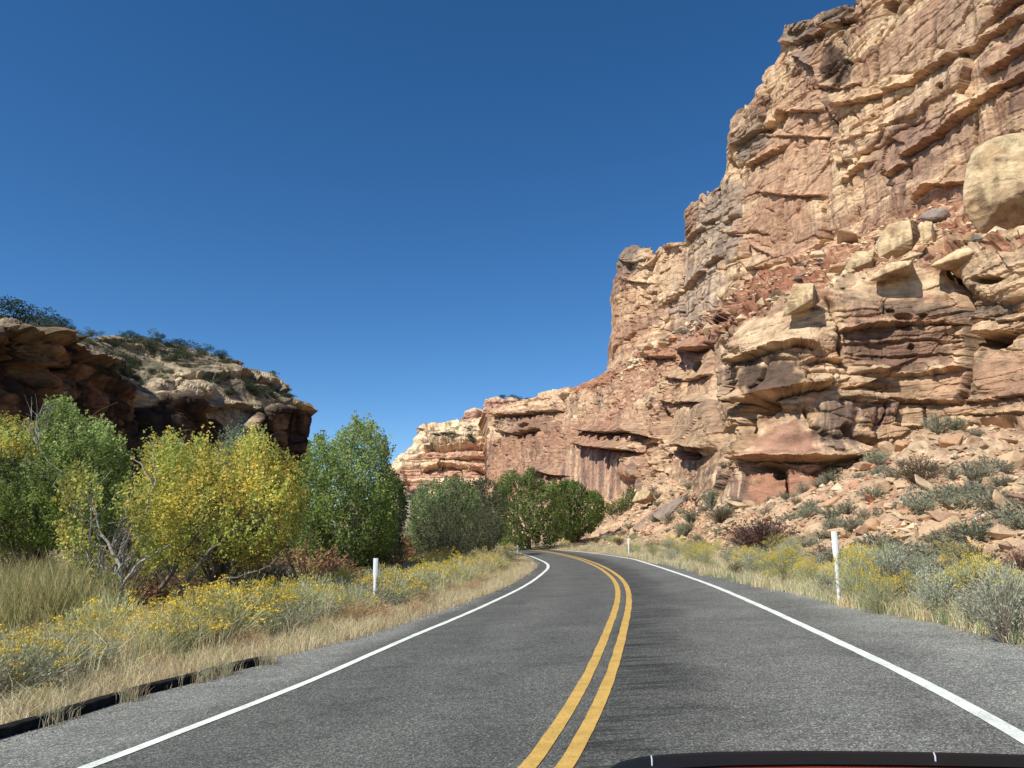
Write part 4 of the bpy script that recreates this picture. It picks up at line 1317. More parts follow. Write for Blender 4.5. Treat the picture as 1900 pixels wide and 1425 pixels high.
# ------------------------------------------------------------------ foliage builders
class Leaves:
    """collects thin faces (leaves, blades, petals) and writes one mesh"""
    def __init__(self):
        self.V, self.F, self.C, self.n = [], [], [], 0
    def quads(self, V4, col):
        k = len(V4)
        self.V.append(V4.reshape(-1, 3))
        self.F.append(np.arange(k * 4).reshape(k, 4) + self.n)
        self.C.append(np.repeat(np.broadcast_to(col, (k, 3)), 4, 0))
        self.n += 4 * k
    def leaf(self, c, d, s, wid, col, rnd=rng):
        """diamond leaves at c, long axis d, length s"""
        k = len(c)
        r = rnd.normal(size=(k, 3))
        side = np.cross(d, r)
        side /= np.linalg.norm(side, axis=1, keepdims=True) + 1e-9
        s = np.broadcast_to(np.asarray(s, float), (k,))[:, None]
        V4 = np.stack([c, c + d * s * 0.45 + side * s * wid, c + d * s, c + d * s * 0.45 - side * s * wid], 1)
        self.quads(V4, col)
    def ribbon(self, pts, w0, w1, col):
        """pts (k, m, 3) polylines"""
        k, m, _ = pts.shape
        d = pts[:, -1] - pts[:, 0]
        side = np.cross(d, rng.normal(size=(k, 3)))
        side /= np.linalg.norm(side, axis=1, keepdims=True) + 1e-9
        for i in range(m - 1):
            a = w0 + (w1 - w0) * i / (m - 1)
            b = w0 + (w1 - w0) * (i + 1) / (m - 1)
            V4 = np.stack([pts[:, i] - side * a, pts[:, i] + side * a, pts[:, i + 1] + side * b, pts[:, i + 1] - side * b], 1)
            self.quads(V4, col)
    def mesh(self, name, mat):
        return mesh_from(name, np.concatenate(self.V), np.concatenate(self.F), mat, np.concatenate(self.C))

def unit(v):
    return v / (np.linalg.norm(v, axis=-1, keepdims=True) + 1e-9)

def jitter(col, n, k=0.2):
    return np.asarray(col)[None] * rng.uniform(1 - k, 1 + k, (n, 1)) * rng.uniform(0.93, 1.07, (n, 3))

def stems(n, H, R, droop=0.0, base=0.12, lean=0.0):
    ph = rng.uniform(0, 2 * np.pi, n)
    rho = np.sqrt(rng.random(n))
    tip = np.stack([R * rho * np.cos(ph) + lean, R * rho * np.sin(ph), H * (1 - 0.5 * rho ** 2.2) * rng.uniform(0.72, 1.0, n)], -1)
    p0 = np.stack([np.cos(ph), np.sin(ph), 0 * ph], -1) * (base * R * rho)[:, None]
    mid = p0 * 0.45 + tip * np.array([0.42, 0.42, 0.62]) + rng.normal(size=(n, 3)) * 0.03 * H
    return np.stack([p0, mid, tip], 1)

def along(st, t):
    a, b, c = st[:, 0], st[:, 1], st[:, 2]
    t = t[:, None]
    return a * (1 - t) ** 2 + 2 * t * (1 - t) * (b * 2 - 0.5 * (a + c)) * 1.0 + c * t * t

def bush(name, n, H, R, stem_c, leaf_c, nl, ls, wid, flower=0.0, fl_c=(0.74, 0.55, 0.07), w0=0.005, tmin=0.25, mat=None):
    L = Leaves()
    st = stems(n, H, R)
    stem_c, leaf_c = np.asarray(stem_c) * 1.25, np.asarray(leaf_c) * 1.5
    L.ribbon(st, w0, w0 * 0.5, jitter(stem_c, n, 0.3))
    k = n * nl
    idx = np.repeat(np.arange(n), nl)
    t = rng.uniform(tmin, 1.0, k)
    p = along(st[idx], t)
    d = unit(unit(st[idx, 2] - st[idx, 1]) * 1.1 + rng.normal(size=(k, 3)) * 0.55)
    L.leaf(p + rng.normal(size=(k, 3)) * 0.012, d, rng.uniform(0.6, 1.3, k) * ls, wid, jitter(leaf_c, k, 0.28))
    if flower > 0:
        m = rng.random(n) < flower
        m &= st[:, 2, 2] > H * 0.5
        tp = st[m, 2]
        q = 16
        c = np.repeat(tp, q, 0) + rng.normal(size=(len(tp) * q, 3)) * np.array([0.036, 0.036, 0.018])
        d = unit(rng.normal(size=(len(c), 3)) + np.array([0, 0, 0.6]))
        L.leaf(c, d, 0.026, 0.5, jitter(fl_c, len(c), 0.2))
    return L.mesh(name, mat or M_STEM)

RB = [bush("rabbitbrush", 190, 0.95, 0.62, (0.42, 0.41, 0.24), (0.36, 0.38, 0.19), 10, 0.055, 0.07, fl) for fl in (0.5, 0.36, 0.22, 0.08)]
RBD = [bush("rabbitbrush", 170, 0.9, 0.6, (0.45, 0.41, 0.25), (0.40, 0.38, 0.20), 8, 0.055, 0.06, fl, (0.62, 0.44, 0.1)) for fl in (0.3, 0.1)]
SG_ = [bush("sagebrush", 150, 0.8, 0.62, (0.24, 0.20, 0.16), c, 16, 0.045, 0.17, 0, tmin=0.3) for c in ((0.29, 0.315, 0.22), (0.24, 0.265, 0.18), (0.33, 0.34, 0.24))]
SGS = [bush("sagebrush", 60, 0.8, 0.68, (0.24, 0.20, 0.16), c, 16, 0.10, 0.2, 0, w0=0.01, tmin=0.15) for c in ((0.225, 0.23, 0.155), (0.19, 0.19, 0.125), (0.25, 0.235, 0.165))]
DKB = [bush("dark_shrub", 170, 1.0, 0.8, (0.10, 0.06, 0.05), c, 18, 0.05, 0.22, 0, w0=0.006, tmin=0.2, mat=M_STEM) for c in ((0.115, 0.06, 0.05), (0.13, 0.105, 0.06), (0.20, 0.12, 0.06))]
TUM = [bush("dry_shrub", 260, 0.55, 0.5, (0.42, 0.29, 0.17), (0.46, 0.33, 0.19), 4, 0.06, 0.06, 0, w0=0.003) for _ in range(2)]

# ------------------------------------------------------------------ trees
def in_poly(x, y, poly):
    x = np.asarray(x)
    y = np.asarray(y)
    c = np.zeros(x.shape, bool)
    n = len(poly)
    j = n - 1
    for i in range(n):
        xi, yi = poly[i]
        xj, yj = poly[j]
        if yi != yj:
            m = ((yi > y) != (yj > y)) & (x < (xj - xi) * (y - yi) / (yj - yi) + xi)
            c ^= m
        j = i
    return c

def edge_dist(x, y, poly):
    d = np.full(x.shape, 1e9)
    for i in range(len(poly)):
        (x0, y0), (x1, y1) = poly[i - 1], poly[i]
        dx, dy = x1 - x0, y1 - y0
        t = np.clip(((x - x0) * dx + (y - y0) * dy) / (dx * dx + dy * dy + 1e-9), 0, 1)
        d = np.minimum(d, np.hypot(x - x0 - t * dx, y - y0 - t * dy))
    return d

def tube(pts, rads, k=6):
    pts = np.asarray(pts, float)
    V, Fq = [], []
    for i, p in enumerate(pts):
        d = pts[min(i + 1, len(pts) - 1)] - pts[max(i - 1, 0)]
        d /= np.linalg.norm(d) + 1e-9
        a = np.cross(d, [0.3, 1, 0.2])
        a /= np.linalg.norm(a)
        b = np.cross(d, a)
        for j in range(k):
            an = 2 * math.pi * j / k
            V.append(p + (a * math.cos(an) + b * math.sin(an)) * rads[i])
    for i in range(len(pts) - 1):
        for j in range(k):
            Fq.append((i * k + j, i * k + (j + 1) % k, (i + 1) * k + (j + 1) % k, (i + 1) * k + j))
    return np.array(V), np.array(Fq)

def join_tubes(name, tubes, mat):
    V, Fq, o = [], [], 0
    for v, f in tubes:
        V.append(v)
        Fq.append(f + o)
        o += len(v)
    return mesh_from(name, np.concatenate(V), np.concatenate(Fq), mat, smooth=True)

def wobble_line(a, b, n, amp, r):
    t = np.linspace(0, 1, n)[:, None]
    p = a * (1 - t) + b * t
    p[:, 2] += (np.sin(t[:, 0] * np.pi) * 0.08 * np.linalg.norm(b - a))
    p[1:-1] += r.normal(size=(n - 2, 3)) * amp
    return p

def make_tree(name, label, polys, Y, thick, leaf, palette, dens=3.4, base_px=None, bark=M_BARK, gap=0.0, cat="tree", seed=0, group=None, pal_fn=None, trunk_r=0.16, nbr=14, shoot=0.55, extra=None, wid=0.42):
    """polys: crown outlines; the crown volume is filled in depth around distance Y with leafy shoots"""
    r = np.random.default_rng(100 + seed)
    allp = [p for q in polys for p in q]
    cx = sum(p[0] for p in allp) / len(allp)
    bpx = base_px if base_px else cx
    xy = at(bpx, 1000, Y)
    bz = float(ground_z(np.array([xy[0]]), np.array([Y]))[0]) - 0.05
    org = np.array([xy[0], Y, bz])
    root = empty(name, tuple(map(float, org)), label, cat, group)
    L = Leaves()
    anchors = []
    for poly in polys:
        xs_, ys_ = [p[0] for p in poly], [p[1] for p in poly]
        area = 0.5 * abs(sum(poly[i - 1][0] * poly[i][1] - poly[i][0] * poly[i - 1][1] for i in range(len(poly))))
        lp = leaf / Y * F
        nleaf = int(area * dens / (lp * lp * wid * 0.75))
        per = 16
        ns = max(8, nleaf // per)
        x = r.uniform(min(xs_), max(xs_), ns * 5)
        y = r.uniform(min(ys_), max(ys_), ns * 5)
        m = in_poly(x, y, poly)
        x, y = x[m], y[m]
        ed = edge_dist(x, y, poly)
        R_ = min(max(xs_) - min(xs_), max(ys_) - min(ys_)) / 2
        prof = np.sqrt(np.clip(1 - (1 - np.clip(ed / R_, 0, 1)) ** 2, 0, 1))
        dy = r.uniform(-1, 1, len(x)) * (prof * thick + 0.15)
        # leaves sit mostly on the outside of the crown
        dy = np.sign(dy) * np.abs(dy) ** 0.8 * (prof * thick + 0.15) ** 0.2
        P_ = at(x, y, Y + dy)
        g = perlin(P_ * 1.1 * (20 / max(Y, 12)) ** 0.5, 90 + seed)
        g2 = perlin(P_ * 2.6 * (20 / max(Y, 12)) ** 0.5, 91 + seed)
        keep = (g + 0.7 * g2) > (-0.24 + gap)
        P_, x, y = P_[keep][:ns], x[keep][:ns], y[keep][:ns]
        k = len(P_)
        cen = at(cx, max(ys_), Y)
        out = unit(P_ - cen)
        d = unit(out * 0.5 + np.array([0, 0, 0.8]) + r.normal(size=(k, 3)) * 0.3)
        ln = r.uniform(0.5, 1.2, k) * shoot
        idx = np.repeat(np.arange(k), per)
        t = r.random(k * per)
        pos = P_[idx] + d[idx] * (t * ln[idx])[:, None] + r.normal(size=(k * per, 3)) * shoot * 0.16 * (1.15 - t)[:, None]
        ld_ = unit(r.normal(size=(k * per, 3)) * 0.9 + d[idx] * 0.4)
        pc = pal_fn(x, y, P_, r) if pal_fn else np.asarray(palette)[r.integers(0, len(palette), k)]
        pc = pc * (1 + 0.9 * perlin(P_ * 0.9 * (20 / max(Y, 12)) ** 0.7, 97 + seed))[:, None]
        col = pc[idx] * r.uniform(0.72, 1.25, (k * per, 1)) * r.uniform(0.94, 1.06, (k * per, 3))
        L.leaf(pos, ld_, leaf * r.uniform(0.7, 1.25, k * per), wid, col, r)
        sel = r.choice(k, min(k, max(3, int(nbr * area / 30000) + 3)), replace=False)
        anchors += [P_[s_] for s_ in sel]
        # twigs under some shoots
        sel = r.choice(k, min(k, 260), replace=False)
        tw = np.stack([P_[sel] - d[sel] * shoot * 0.9 - out[sel] * shoot * 0.5, P_[sel], P_[sel] + d[sel] * shoot * 0.6], 1)
        L.ribbon(tw, 0.0035 * Y / 10, 0.0015 * Y / 10, np.array([[0.22, 0.19, 0.15]]))
    me = L.mesh("foliage", M_LEAF)
    fo = mobj("foliage", me)
    fo.parent = root
    fo.matrix_parent_inverse = Matrix.Translation(-Vector(org.tolist()))
    anchors = np.array(anchors)
    tubes = []
    top = anchors.mean(0)
    fork = org + (top - org) * np.array([0.4, 0.4, 0.35])
    trunk = wobble_line(org, fork, 6, 0.05, r)
    tv, tf = tube(trunk, np.linspace(trunk_r, trunk_r * 0.7, 6), 9)
    to = mobj("trunk", mesh_from("trunk", tv, tf, bark, smooth=True))
    to.parent = root
    to.matrix_parent_inverse = Matrix.Translation(-Vector(org.tolist()))
    for a in anchors:
        s0 = fork + (top - fork) * r.uniform(0, 0.5) * np.array([0.3, 0.3, 1])
        pl = wobble_line(s0, a, 7, 0.03 * np.linalg.norm(a - s0), r)
        rr_ = np.linspace(trunk_r * r.uniform(0.25, 0.5), 0.008, 7)
        tubes.append(tube(pl, rr_, 5))
        for _ in range(2):
            i = r.integers(2, 6)
            e = pl[i] + (a - s0) * r.uniform(0.2, 0.35) + r.normal(size=3) * 0.18 * np.linalg.norm(a - s0)
            tubes.append(tube(wobble_line(pl[i], e, 5, 0.04, r), np.linspace(rr_[i] * 0.7, 0.005, 5), 4))
    if extra:
        for pts, w0_, w1_, Yb in extra:
            pl = np.array([at(a, b, Yb) for a, b in pts])
            q = []
            for u in range(len(pl) - 1):
                for t in (0, 0.33, 0.66):
                    q.append(pl[u] * (1 - t) + pl[u + 1] * t + (r.normal(size=3) * 0.02 if t else 0))
            q.append(pl[-1])
            tubes.append(tube(q, np.linspace(w0_, w1_, len(q)), 6))
    bo = mobj("branches", join_tubes("branches", tubes, bark))
    bo.parent = root
    bo.matrix_parent_inverse = Matrix.Translation(-Vector(org.tolist()))
    return root

M_PALE = plain("pale_bark", (0.42, 0.39, 0.34), 0.85, 0.15, 0.25, 10)
YEL = np.array([(0.44, 0.385, 0.09), (0.40, 0.365, 0.085), (0.49, 0.41, 0.11), (0.32, 0.335, 0.085), (0.48, 0.35, 0.075)])
GRN = np.array([(0.12, 0.165, 0.04), (0.145, 0.19, 0.045), (0.17, 0.205, 0.055), (0.10, 0.14, 0.04)])
GRD = np.array([(0.06, 0.105, 0.03), (0.075, 0.125, 0.035), (0.09, 0.14, 0.04)])
PALE = np.array([(0.22, 0.27, 0.10), (0.25, 0.29, 0.10), (0.19, 0.25, 0.09)])
OLV = np.array([(0.115, 0.15, 0.06), (0.14, 0.17, 0.075), (0.095, 0.12, 0.055)])
GRY = np.array([(0.15, 0.18, 0.12), (0.18, 0.21, 0.14), (0.14, 0.16, 0.10)])

for _p, _k in ((YEL, 1.55), (GRN, 2.0), (GRD, 1.6), (PALE, 1.9), (OLV, 2.0), (GRY, 1.7)):
    _p *= _k
def pick(pal, r, n):
    return pal[r.integers(0, len(pal), n)]

def pal_left(x, y, P_, r):
    c = pick(GRN, r, len(x))
    yl = pick(PALE, r, len(x))
    q = sstep(1000, 800, y) * 0.5 + perlin(P_ * 0.8, 95) * 1.0
    m = r.random(len(x)) < np.clip(q, 0, 0.9)
    c = np.where(m[:, None], yl, c)
    m = (x < 62) & (y < 860) & (r.random(len(x)) < 0.75)
    return np.where(m[:, None], pick(YEL, r, len(x)) * 0.95, c)

def pal_yel(x, y, P_, r):
    c = pick(YEL, r, len(x))
    g = 1.6 * np.array([(0.24, 0.27, 0.06), (0.28, 0.29, 0.07), (0.21, 0.25, 0.07)])
    q = 0.32 + perlin(P_ * 0.7, 96) * 1.1 + sstep(880, 1060, y) * 0.35
    m = r.random(len(x)) < np.clip(q, 0.05, 0.85)
    return np.where(m[:, None], pick(g, r, len(x)), c)

def pal_mid(x, y, P_, r):
    c = pick(GRN, r, len(x))
    q = 0.12 + sstep(1000, 810, y) * 0.85 * sstep(580, 640, x)
    m = r.random(len(x)) < q
    return np.where(m[:, None], pick(PALE, r, len(x)), c)

make_tree("cottonwood_tree", "large green cottonwood with pale top filling the left edge below the mesa",
          [[(-110, 770), (-20, 778), (20, 785), (50, 802), (72, 800), (85, 775), (100, 750), (130, 764), (160, 790), (195, 800), (225, 830), (236, 865), (228, 905), (215, 940), (212, 1010), (180, 1022), (60, 1030), (-110, 1030)]],
          27, 3.2, 0.088, GRN, 5.0, gap=0.08, seed=1, pal_fn=pal_left, trunk_r=0.25)
make_tree("cottonwood_tree", "round golden yellow cottonwood in front of the mesa",
          [[(268, 860), (290, 835), (322, 824), (340, 856), (360, 846), (385, 824), (398, 850), (418, 838), (436, 852), (462, 826), (490, 834), (503, 852), (520, 872), (540, 866), (546, 905), (560, 930), (558, 980), (545, 1010), (520, 1035), (470, 1055), (400, 1068), (330, 1070), (280, 1055), (262, 1000), (270, 950), (262, 900)]],
          19, 2.4, 0.064, YEL, 4.8, gap=0.06, seed=2, pal_fn=pal_yel, trunk_r=0.14,
          extra=[([(365, 1110), (385, 1085), (440, 1072), (500, 1050), (545, 1020)], 0.03, 0.01, 17.2), ([(330, 1100), (390, 1020), (450, 975)], 0.05, 0.012, 17.0), ([(300, 1090), (360, 1000), (400, 930)], 0.06, 0.01, 18.0)])
make_tree("cottonwood_tree", "thin yellow cottonwood with bare grey trunk and branches left of the golden tree",
          [[(112, 905), (130, 884), (155, 880), (175, 905), (190, 935), (182, 962), (150, 968), (118, 950)], [(104, 985), (150, 980), (178, 1020), (208, 1060), (216, 1100), (180, 1098), (140, 1065), (110, 1025)],
           [(205, 920), (240, 905), (272, 930), (275, 975), (245, 1000), (215, 965)], [(245, 960), (275, 965), (285, 1060), (260, 1085), (240, 1040)]],
          16.5, 0.7, 0.066, YEL, 1.9, base_px=228, bark=M_PALE, seed=3, pal_fn=pal_yel, trunk_r=0.075, nbr=6, shoot=0.4,
          extra=[([(228, 1118), (226, 1080), (224, 1050), (200, 1005), (182, 972), (170, 930)], 0.06, 0.012, 16.4), ([(225, 1055), (231, 1010), (238, 965), (236, 930)], 0.04, 0.01, 16.5),
                 ([(228, 1085), (250, 1052), (282, 1030), (315, 1010)], 0.035, 0.01, 16.2), ([(240, 1070), (262, 1040), (290, 1018)], 0.022, 0.007, 16.3), ([(222, 1045), (205, 1015), (225, 985), (250, 965)], 0.025, 0.007, 16.6),
                 ([(268, 962), (284, 905), (288, 870), (284, 842), (279, 815)], 0.03, 0.006, 17.5), ([(284, 900), (262, 860), (240, 845)], 0.016, 0.004, 17.5), ([(180, 955), (172, 925), (190, 915)], 0.018, 0.005, 16.3)])
make_tree("cottonwood_tree", "tall green cottonwood with airy pale crown at the centre left",
          [[(556, 905), (566, 872), (580, 832), (600, 814), (610, 848), (620, 835), (632, 812), (650, 800), (660, 785), (674, 800), (690, 792), (716, 815), (722, 845), (712, 880), (728, 900), (735, 940), (735, 990), (720, 1030), (690, 1050), (640, 1055), (590, 1045), (560, 1020), (552, 960)]],
          30, 3.0, 0.09, GRN, 5.6, gap=0.0, seed=4, pal_fn=pal_mid, trunk_r=0.16, bark=M_PALE)
make_tree("cottonwood_tree", "dark green tree tucked behind the right side of the tall pale cottonwood",
          [[(700, 892), (715, 872), (735, 893), (750, 925), (754, 980), (748, 1030), (720, 1050), (690, 1045), (692, 940)]],
          34, 2.2, 0.11, GRD, 3.6, seed=5, trunk_r=0.14)
make_tree("willow_tree", "soft olive green willow left of the road bend",
          [[(768, 930), (786, 905), (815, 900), (845, 893), (868, 902), (880, 912), (888, 950), (885, 1000), (850, 1030), (790, 1034), (760, 995)]],
          46, 4.0, 0.11, OLV, 5.2, seed=6, trunk_r=0.16)
make_tree("willow_tree", "grey green willow with bare twigs touching the road bend",
          [[(872, 915), (890, 894), (905, 893), (922, 908), (934, 940), (934, 985), (925, 1012), (890, 1022), (868, 1000)]],
          50, 3.0, 0.12, np.array([(0.20, 0.225, 0.11), (0.165, 0.19, 0.09), (0.24, 0.25, 0.135)]), 3.2, seed=7, trunk_r=0.12)
make_tree("tamarisk", "dark feathery tamarisk in front of the willows",
          [[(772, 985), (800, 962), (830, 950), (862, 955), (900, 948), (925, 970), (930, 1010), (900, 1034), (830, 1042), (780, 1040)]],
          38, 2.0, 0.11, np.array([(0.12, 0.135, 0.065), (0.10, 0.11, 0.06), (0.15, 0.16, 0.08)]), 3.0, seed=8, trunk_r=0.07, shoot=0.7, wid=0.2)
make_tree("cottonwood_tree", "bright green cottonwood straight beyond the end of the road",
          [[(920, 905), (935, 888), (955, 882), (968, 892), (985, 874), (1000, 885), (1008, 900), (1030, 898), (1040, 930), (1045, 985), (1030, 1012), (980, 1018), (930, 1016), (924, 970)]],
          66, 5.0, 0.14, np.array([(0.20, 0.26, 0.075), (0.25, 0.31, 0.10), (0.17, 0.22, 0.075)]), 5.2, gap=0.06, seed=9, trunk_r=0.2)
make_tree("cottonwood_tree", "darker green cottonwood against the foot of the streaked cliff",
          [[(1030, 912), (1045, 898), (1066, 895), (1082, 905), (1088, 920), (1104, 915), (1118, 930), (1120, 965), (1095, 990), (1050, 1008), (1026, 985)]],
          76, 5.0, 0.15, np.array([(0.14, 0.21, 0.055), (0.17, 0.24, 0.06), (0.12, 0.175, 0.05)]), 6.5, gap=0.05, seed=10, trunk_r=0.2)
make_tree("cottonwood_tree", "small yellow green tree at the foot of the streaked panel",
          [[(1118, 958), (1124, 938), (1148, 932), (1160, 915), (1172, 903), (1186, 915), (1178, 938), (1150, 955)]],
          92, 3.0, 0.15, np.array([(0.16, 0.22, 0.06), (0.22, 0.25, 0.07), (0.12, 0.17, 0.05)]), 2.8, seed=11, trunk_r=0.12)
make_tree("willow_tree", "grey green crown rising behind the golden cottonwood",
          [[(395, 870), (408, 825), (430, 806), (448, 800), (470, 808), (488, 825), (498, 870), (440, 890)]],
          34, 2.0, 0.11, GRY, 3.2, seed=12, trunk_r=0.12)
make_tree("willow_tree", "pale grey green crown behind the left side of the golden cottonwood",
          [[(283, 870), (296, 835), (318, 820), (342, 835), (352, 870)]],
          31, 1.6, 0.1, GRY * 1.25, 2.6, seed=13, trunk_r=0.1)
make_tree("cottonwood_tree", "low green tree between the left cottonwood and the golden one",
          [[(185, 900), (205, 870), (235, 880), (262, 900), (265, 950), (250, 1010), (200, 1020), (185, 960)]],
          31, 1.5, 0.095, GRN * 0.9, 2.2, seed=14, trunk_r=0.1, bark=M_PALE)
make_tree("willow_tree", "shaded dark thicket behind the gap between golden and tall green trees",
          [[(500, 960), (530, 930), (565, 940), (590, 970), (590, 1040), (520, 1050), (490, 1010)]],
          33, 2.0, 0.12, GRD * 0.9, 3.0, seed=15, trunk_r=0.1)

# bare twigs above the left cottonwood
def dead_twigs(pts_list, Y, label):
    r = np.random.default_rng(9)
    b = at(pts_list[0][0][0], pts_list[0][0][1], Y)
    tubes = []
    for pts in pts_list:
        pl = np.array([at(a, c, Y + r.uniform(-0.4, 0.4)) for a, c in pts]) - b
        q = wobble_line(pl[0], pl[-1], 6, 0.05, r)
        tubes.append(tube(q, np.linspace(0.02, 0.006, 6), 4))
        for _ in range(7):
            i = r.integers(1, 5)
            e = q[i] + np.array([r.normal() * 0.25, r.normal() * 0.2, r.uniform(0.3, 0.8)])
            tubes.append(tube(wobble_line(q[i], e, 4, 0.02, r), np.linspace(0.01, 0.004, 4), 4))
    o = mobj("dead_branches", join_tubes("dead_branches", tubes, M_PALE), label=label, category="branches")
    o.location = tuple(map(float, b))
dead_twigs([[(75, 840), (48, 768)], [(75, 840), (60, 762)], [(78, 840), (72, 770)], [(82, 840), (90, 755)], [(70, 838), (40, 782)]], 25.5, "bare grey twigs sticking out above the left cottonwood")

# ------------------------------------------------------------------ junipers and scrub of the mesa and far cliffs
def juniper_mesh(n, seed, col):
    r = np.random.default_rng(seed)
    L = Leaves()
    cl_n = 16
    cc = r.normal(size=(cl_n, 3)) * np.array([0.27, 0.27, 0.2]) + np.array([0, 0, 0.46])
    k = r.integers(0, cl_n, n)
    d = unit(r.normal(size=(n, 3)))
    p = cc[k] + d * 0.21 * r.random((n, 1)) ** 0.4
    p[:, 2] = np.abs(p[:, 2])
    L.leaf(p, unit(d + r.normal(size=(n, 3)) * 0.5), 0.042 * r.uniform(0.6, 1.3, n), 0.45, np.asarray(col)[None] * r.uniform(0.6, 1.35, (n, 1)), r)
    pts = np.array([[(0, 0, 0), (r.normal() * 0.03, 0, 0.25), tuple(c * 0.8)] for c in cc])
    L.ribbon(pts, 0.02, 0.008, np.array([[0.12, 0.1, 0.08]]))
    return L.mesh("juniper", M_LEAF)
JUN = [juniper_mesh(2400, 50 + i, c) for i, c in enumerate([(0.055, 0.075, 0.035), (0.07, 0.09, 0.045), (0.10, 0.115, 0.07)])]
JL = [(24, 603, 76, 44, 0, "largest dark juniper on the mesa skyline at the left edge"), (64, 606, 30, 20, 1, "low juniper right of the largest one on the mesa skyline"), (98, 612, 44, 26, 0, "second broad juniper from the left on the mesa skyline"),
      (130, 620, 26, 15, 0, "small juniper at the right end of the skyline clump"), (169, 629, 26, 14, 2, "greyish bush alone on the mesa skyline"), (243, 632, 17, 14, 0, "small round juniper left of the lone pine shape on the skyline"),
      (293, 633, 20, 17, 0, "little umbrella shaped juniper on the skyline"), (273, 655, 40, 30, 2, "grey green bush just below the skyline of the mesa"), (328, 646, 42, 20, 0, "broad juniper on the skyline right of the umbrella shaped one"),
      (345, 672, 44, 28, 1, "round juniper on the mesa slope below the broad skyline one"), (408, 668, 26, 22, 0, "pointed juniper near the right end of the mesa skyline"), (228, 695, 46, 40, 0, "large dark juniper on the mesa slope above the shaded face"),
      (180, 712, 44, 30, 2, "yellowish green bush hanging on the mesa rim"), (500, 706, 12, 9, 0, "tiny bush near the end of the mesa"), (318, 670, 26, 18, 1, "small juniper in the middle of the mesa slope"), (380, 652, 22, 12, 1, "low bush on the skyline between the broad and the pointed juniper"),
      (205, 640, 30, 12, 0, "flat dark bush left of the small round juniper"), (60, 622, 60, 16, 1, "dark scrub strip under the skyline junipers at the left")]
for x, y, wpx, hpx, v, lab in JL:
    p = on_patch(L_GRID, x, y)
    d = float(np.linalg.norm(p))
    place("juniper", JUN[v], (float(p[0]), float(p[1]), float(p[2]) - 0.1), (wpx / F * d * 0.95, wpx / F * d * 0.95, hpx / F * d * 1.15), (0, 0, rr.uniform(0, 6)), lab, "juniper")
cnt = 0
while cnt < 170:
    x = rr.uniform(0, 545)
    ya, yb = np.interp(x, [a[0] for a in KL[3]], [a[1] for a in KL[3]]), np.interp(x, [a[0] for a in KL[1]], [a[1] for a in KL[1]])
    y = ya + (min(yb, 745) - ya) * rr.uniform(0.03, 0.9)
    p = on_patch(L_GRID, x, y)
    d = float(np.linalg.norm(p))
    s_ = rr.uniform(4, 13) / F * d
    place("scrub_bush", JUN[rr.randrange(3)], (float(p[0]), float(p[1]), float(p[2]) - 0.1), (s_ * 1.5, s_ * 1.5, s_), (0, 0, rr.uniform(0, 6)), "low dark scrub bush on the sloping top of the mesa", "bush", "scrub bushes on the mesa top")
    cnt += 1
cnt = 0
while cnt < 70:
    x = rr.uniform(780, 1040)
    y = rr.uniform(785, 828) if x < 930 else rr.uniform(738, 760)
    p = on_patch(F_GRID if x < 915 else (R_GRID if y > 765 else F_GRID), x, y)
    d = float(np.linalg.norm(p))
    s_ = rr.uniform(3, 8) / F * d
    place("far_bush", JUN[rr.randrange(2)], (float(p[0]), float(p[1]) - 0.5, float(p[2]) - 0.2), (s_ * 1.8, s_ * 1.8, s_), (0, 0, 0), "tiny dark bush on the pale ledges of the far cliff", "bush", "bushes on the ledges of the far cliff")
    cnt += 1
cnt = 0
while cnt < 40:
    x = rr.uniform(745, 925)
    y = rr.uniform(905, 985)
    p = on_patch(F_GRID, x, y)
    d = float(np.linalg.norm(p))
    s_ = rr.uniform(6, 16) / F * d
    place("far_bush", JUN[2], (float(p[0]), float(p[1]), float(p[2]) - 0.2), (s_ * 1.8, s_ * 1.8, s_), (0, 0, 0), "grey green bush on the low slope at the foot of the far cliff", "bush", "bushes below the far cliff")
    cnt += 1

# ------------------------------------------------------------------ shrubs of the right side
def shrub_at(me, name, x, y, wpx, hpx, H, R_, lab, cat="bush", group=None, grid=None):
    p = on_patch(grid or R_GRID, x, y)
    d = float(np.linalg.norm(p))
    sx = wpx / F * d / (2 * R_)
    sz = hpx / F * d / H
    return place(name, me, (float(p[0]), float(p[1]), float(p[2]) - 0.04), (sx, sx, sz), (0, 0, rr.uniform(0, 6.28)), lab, cat, group)

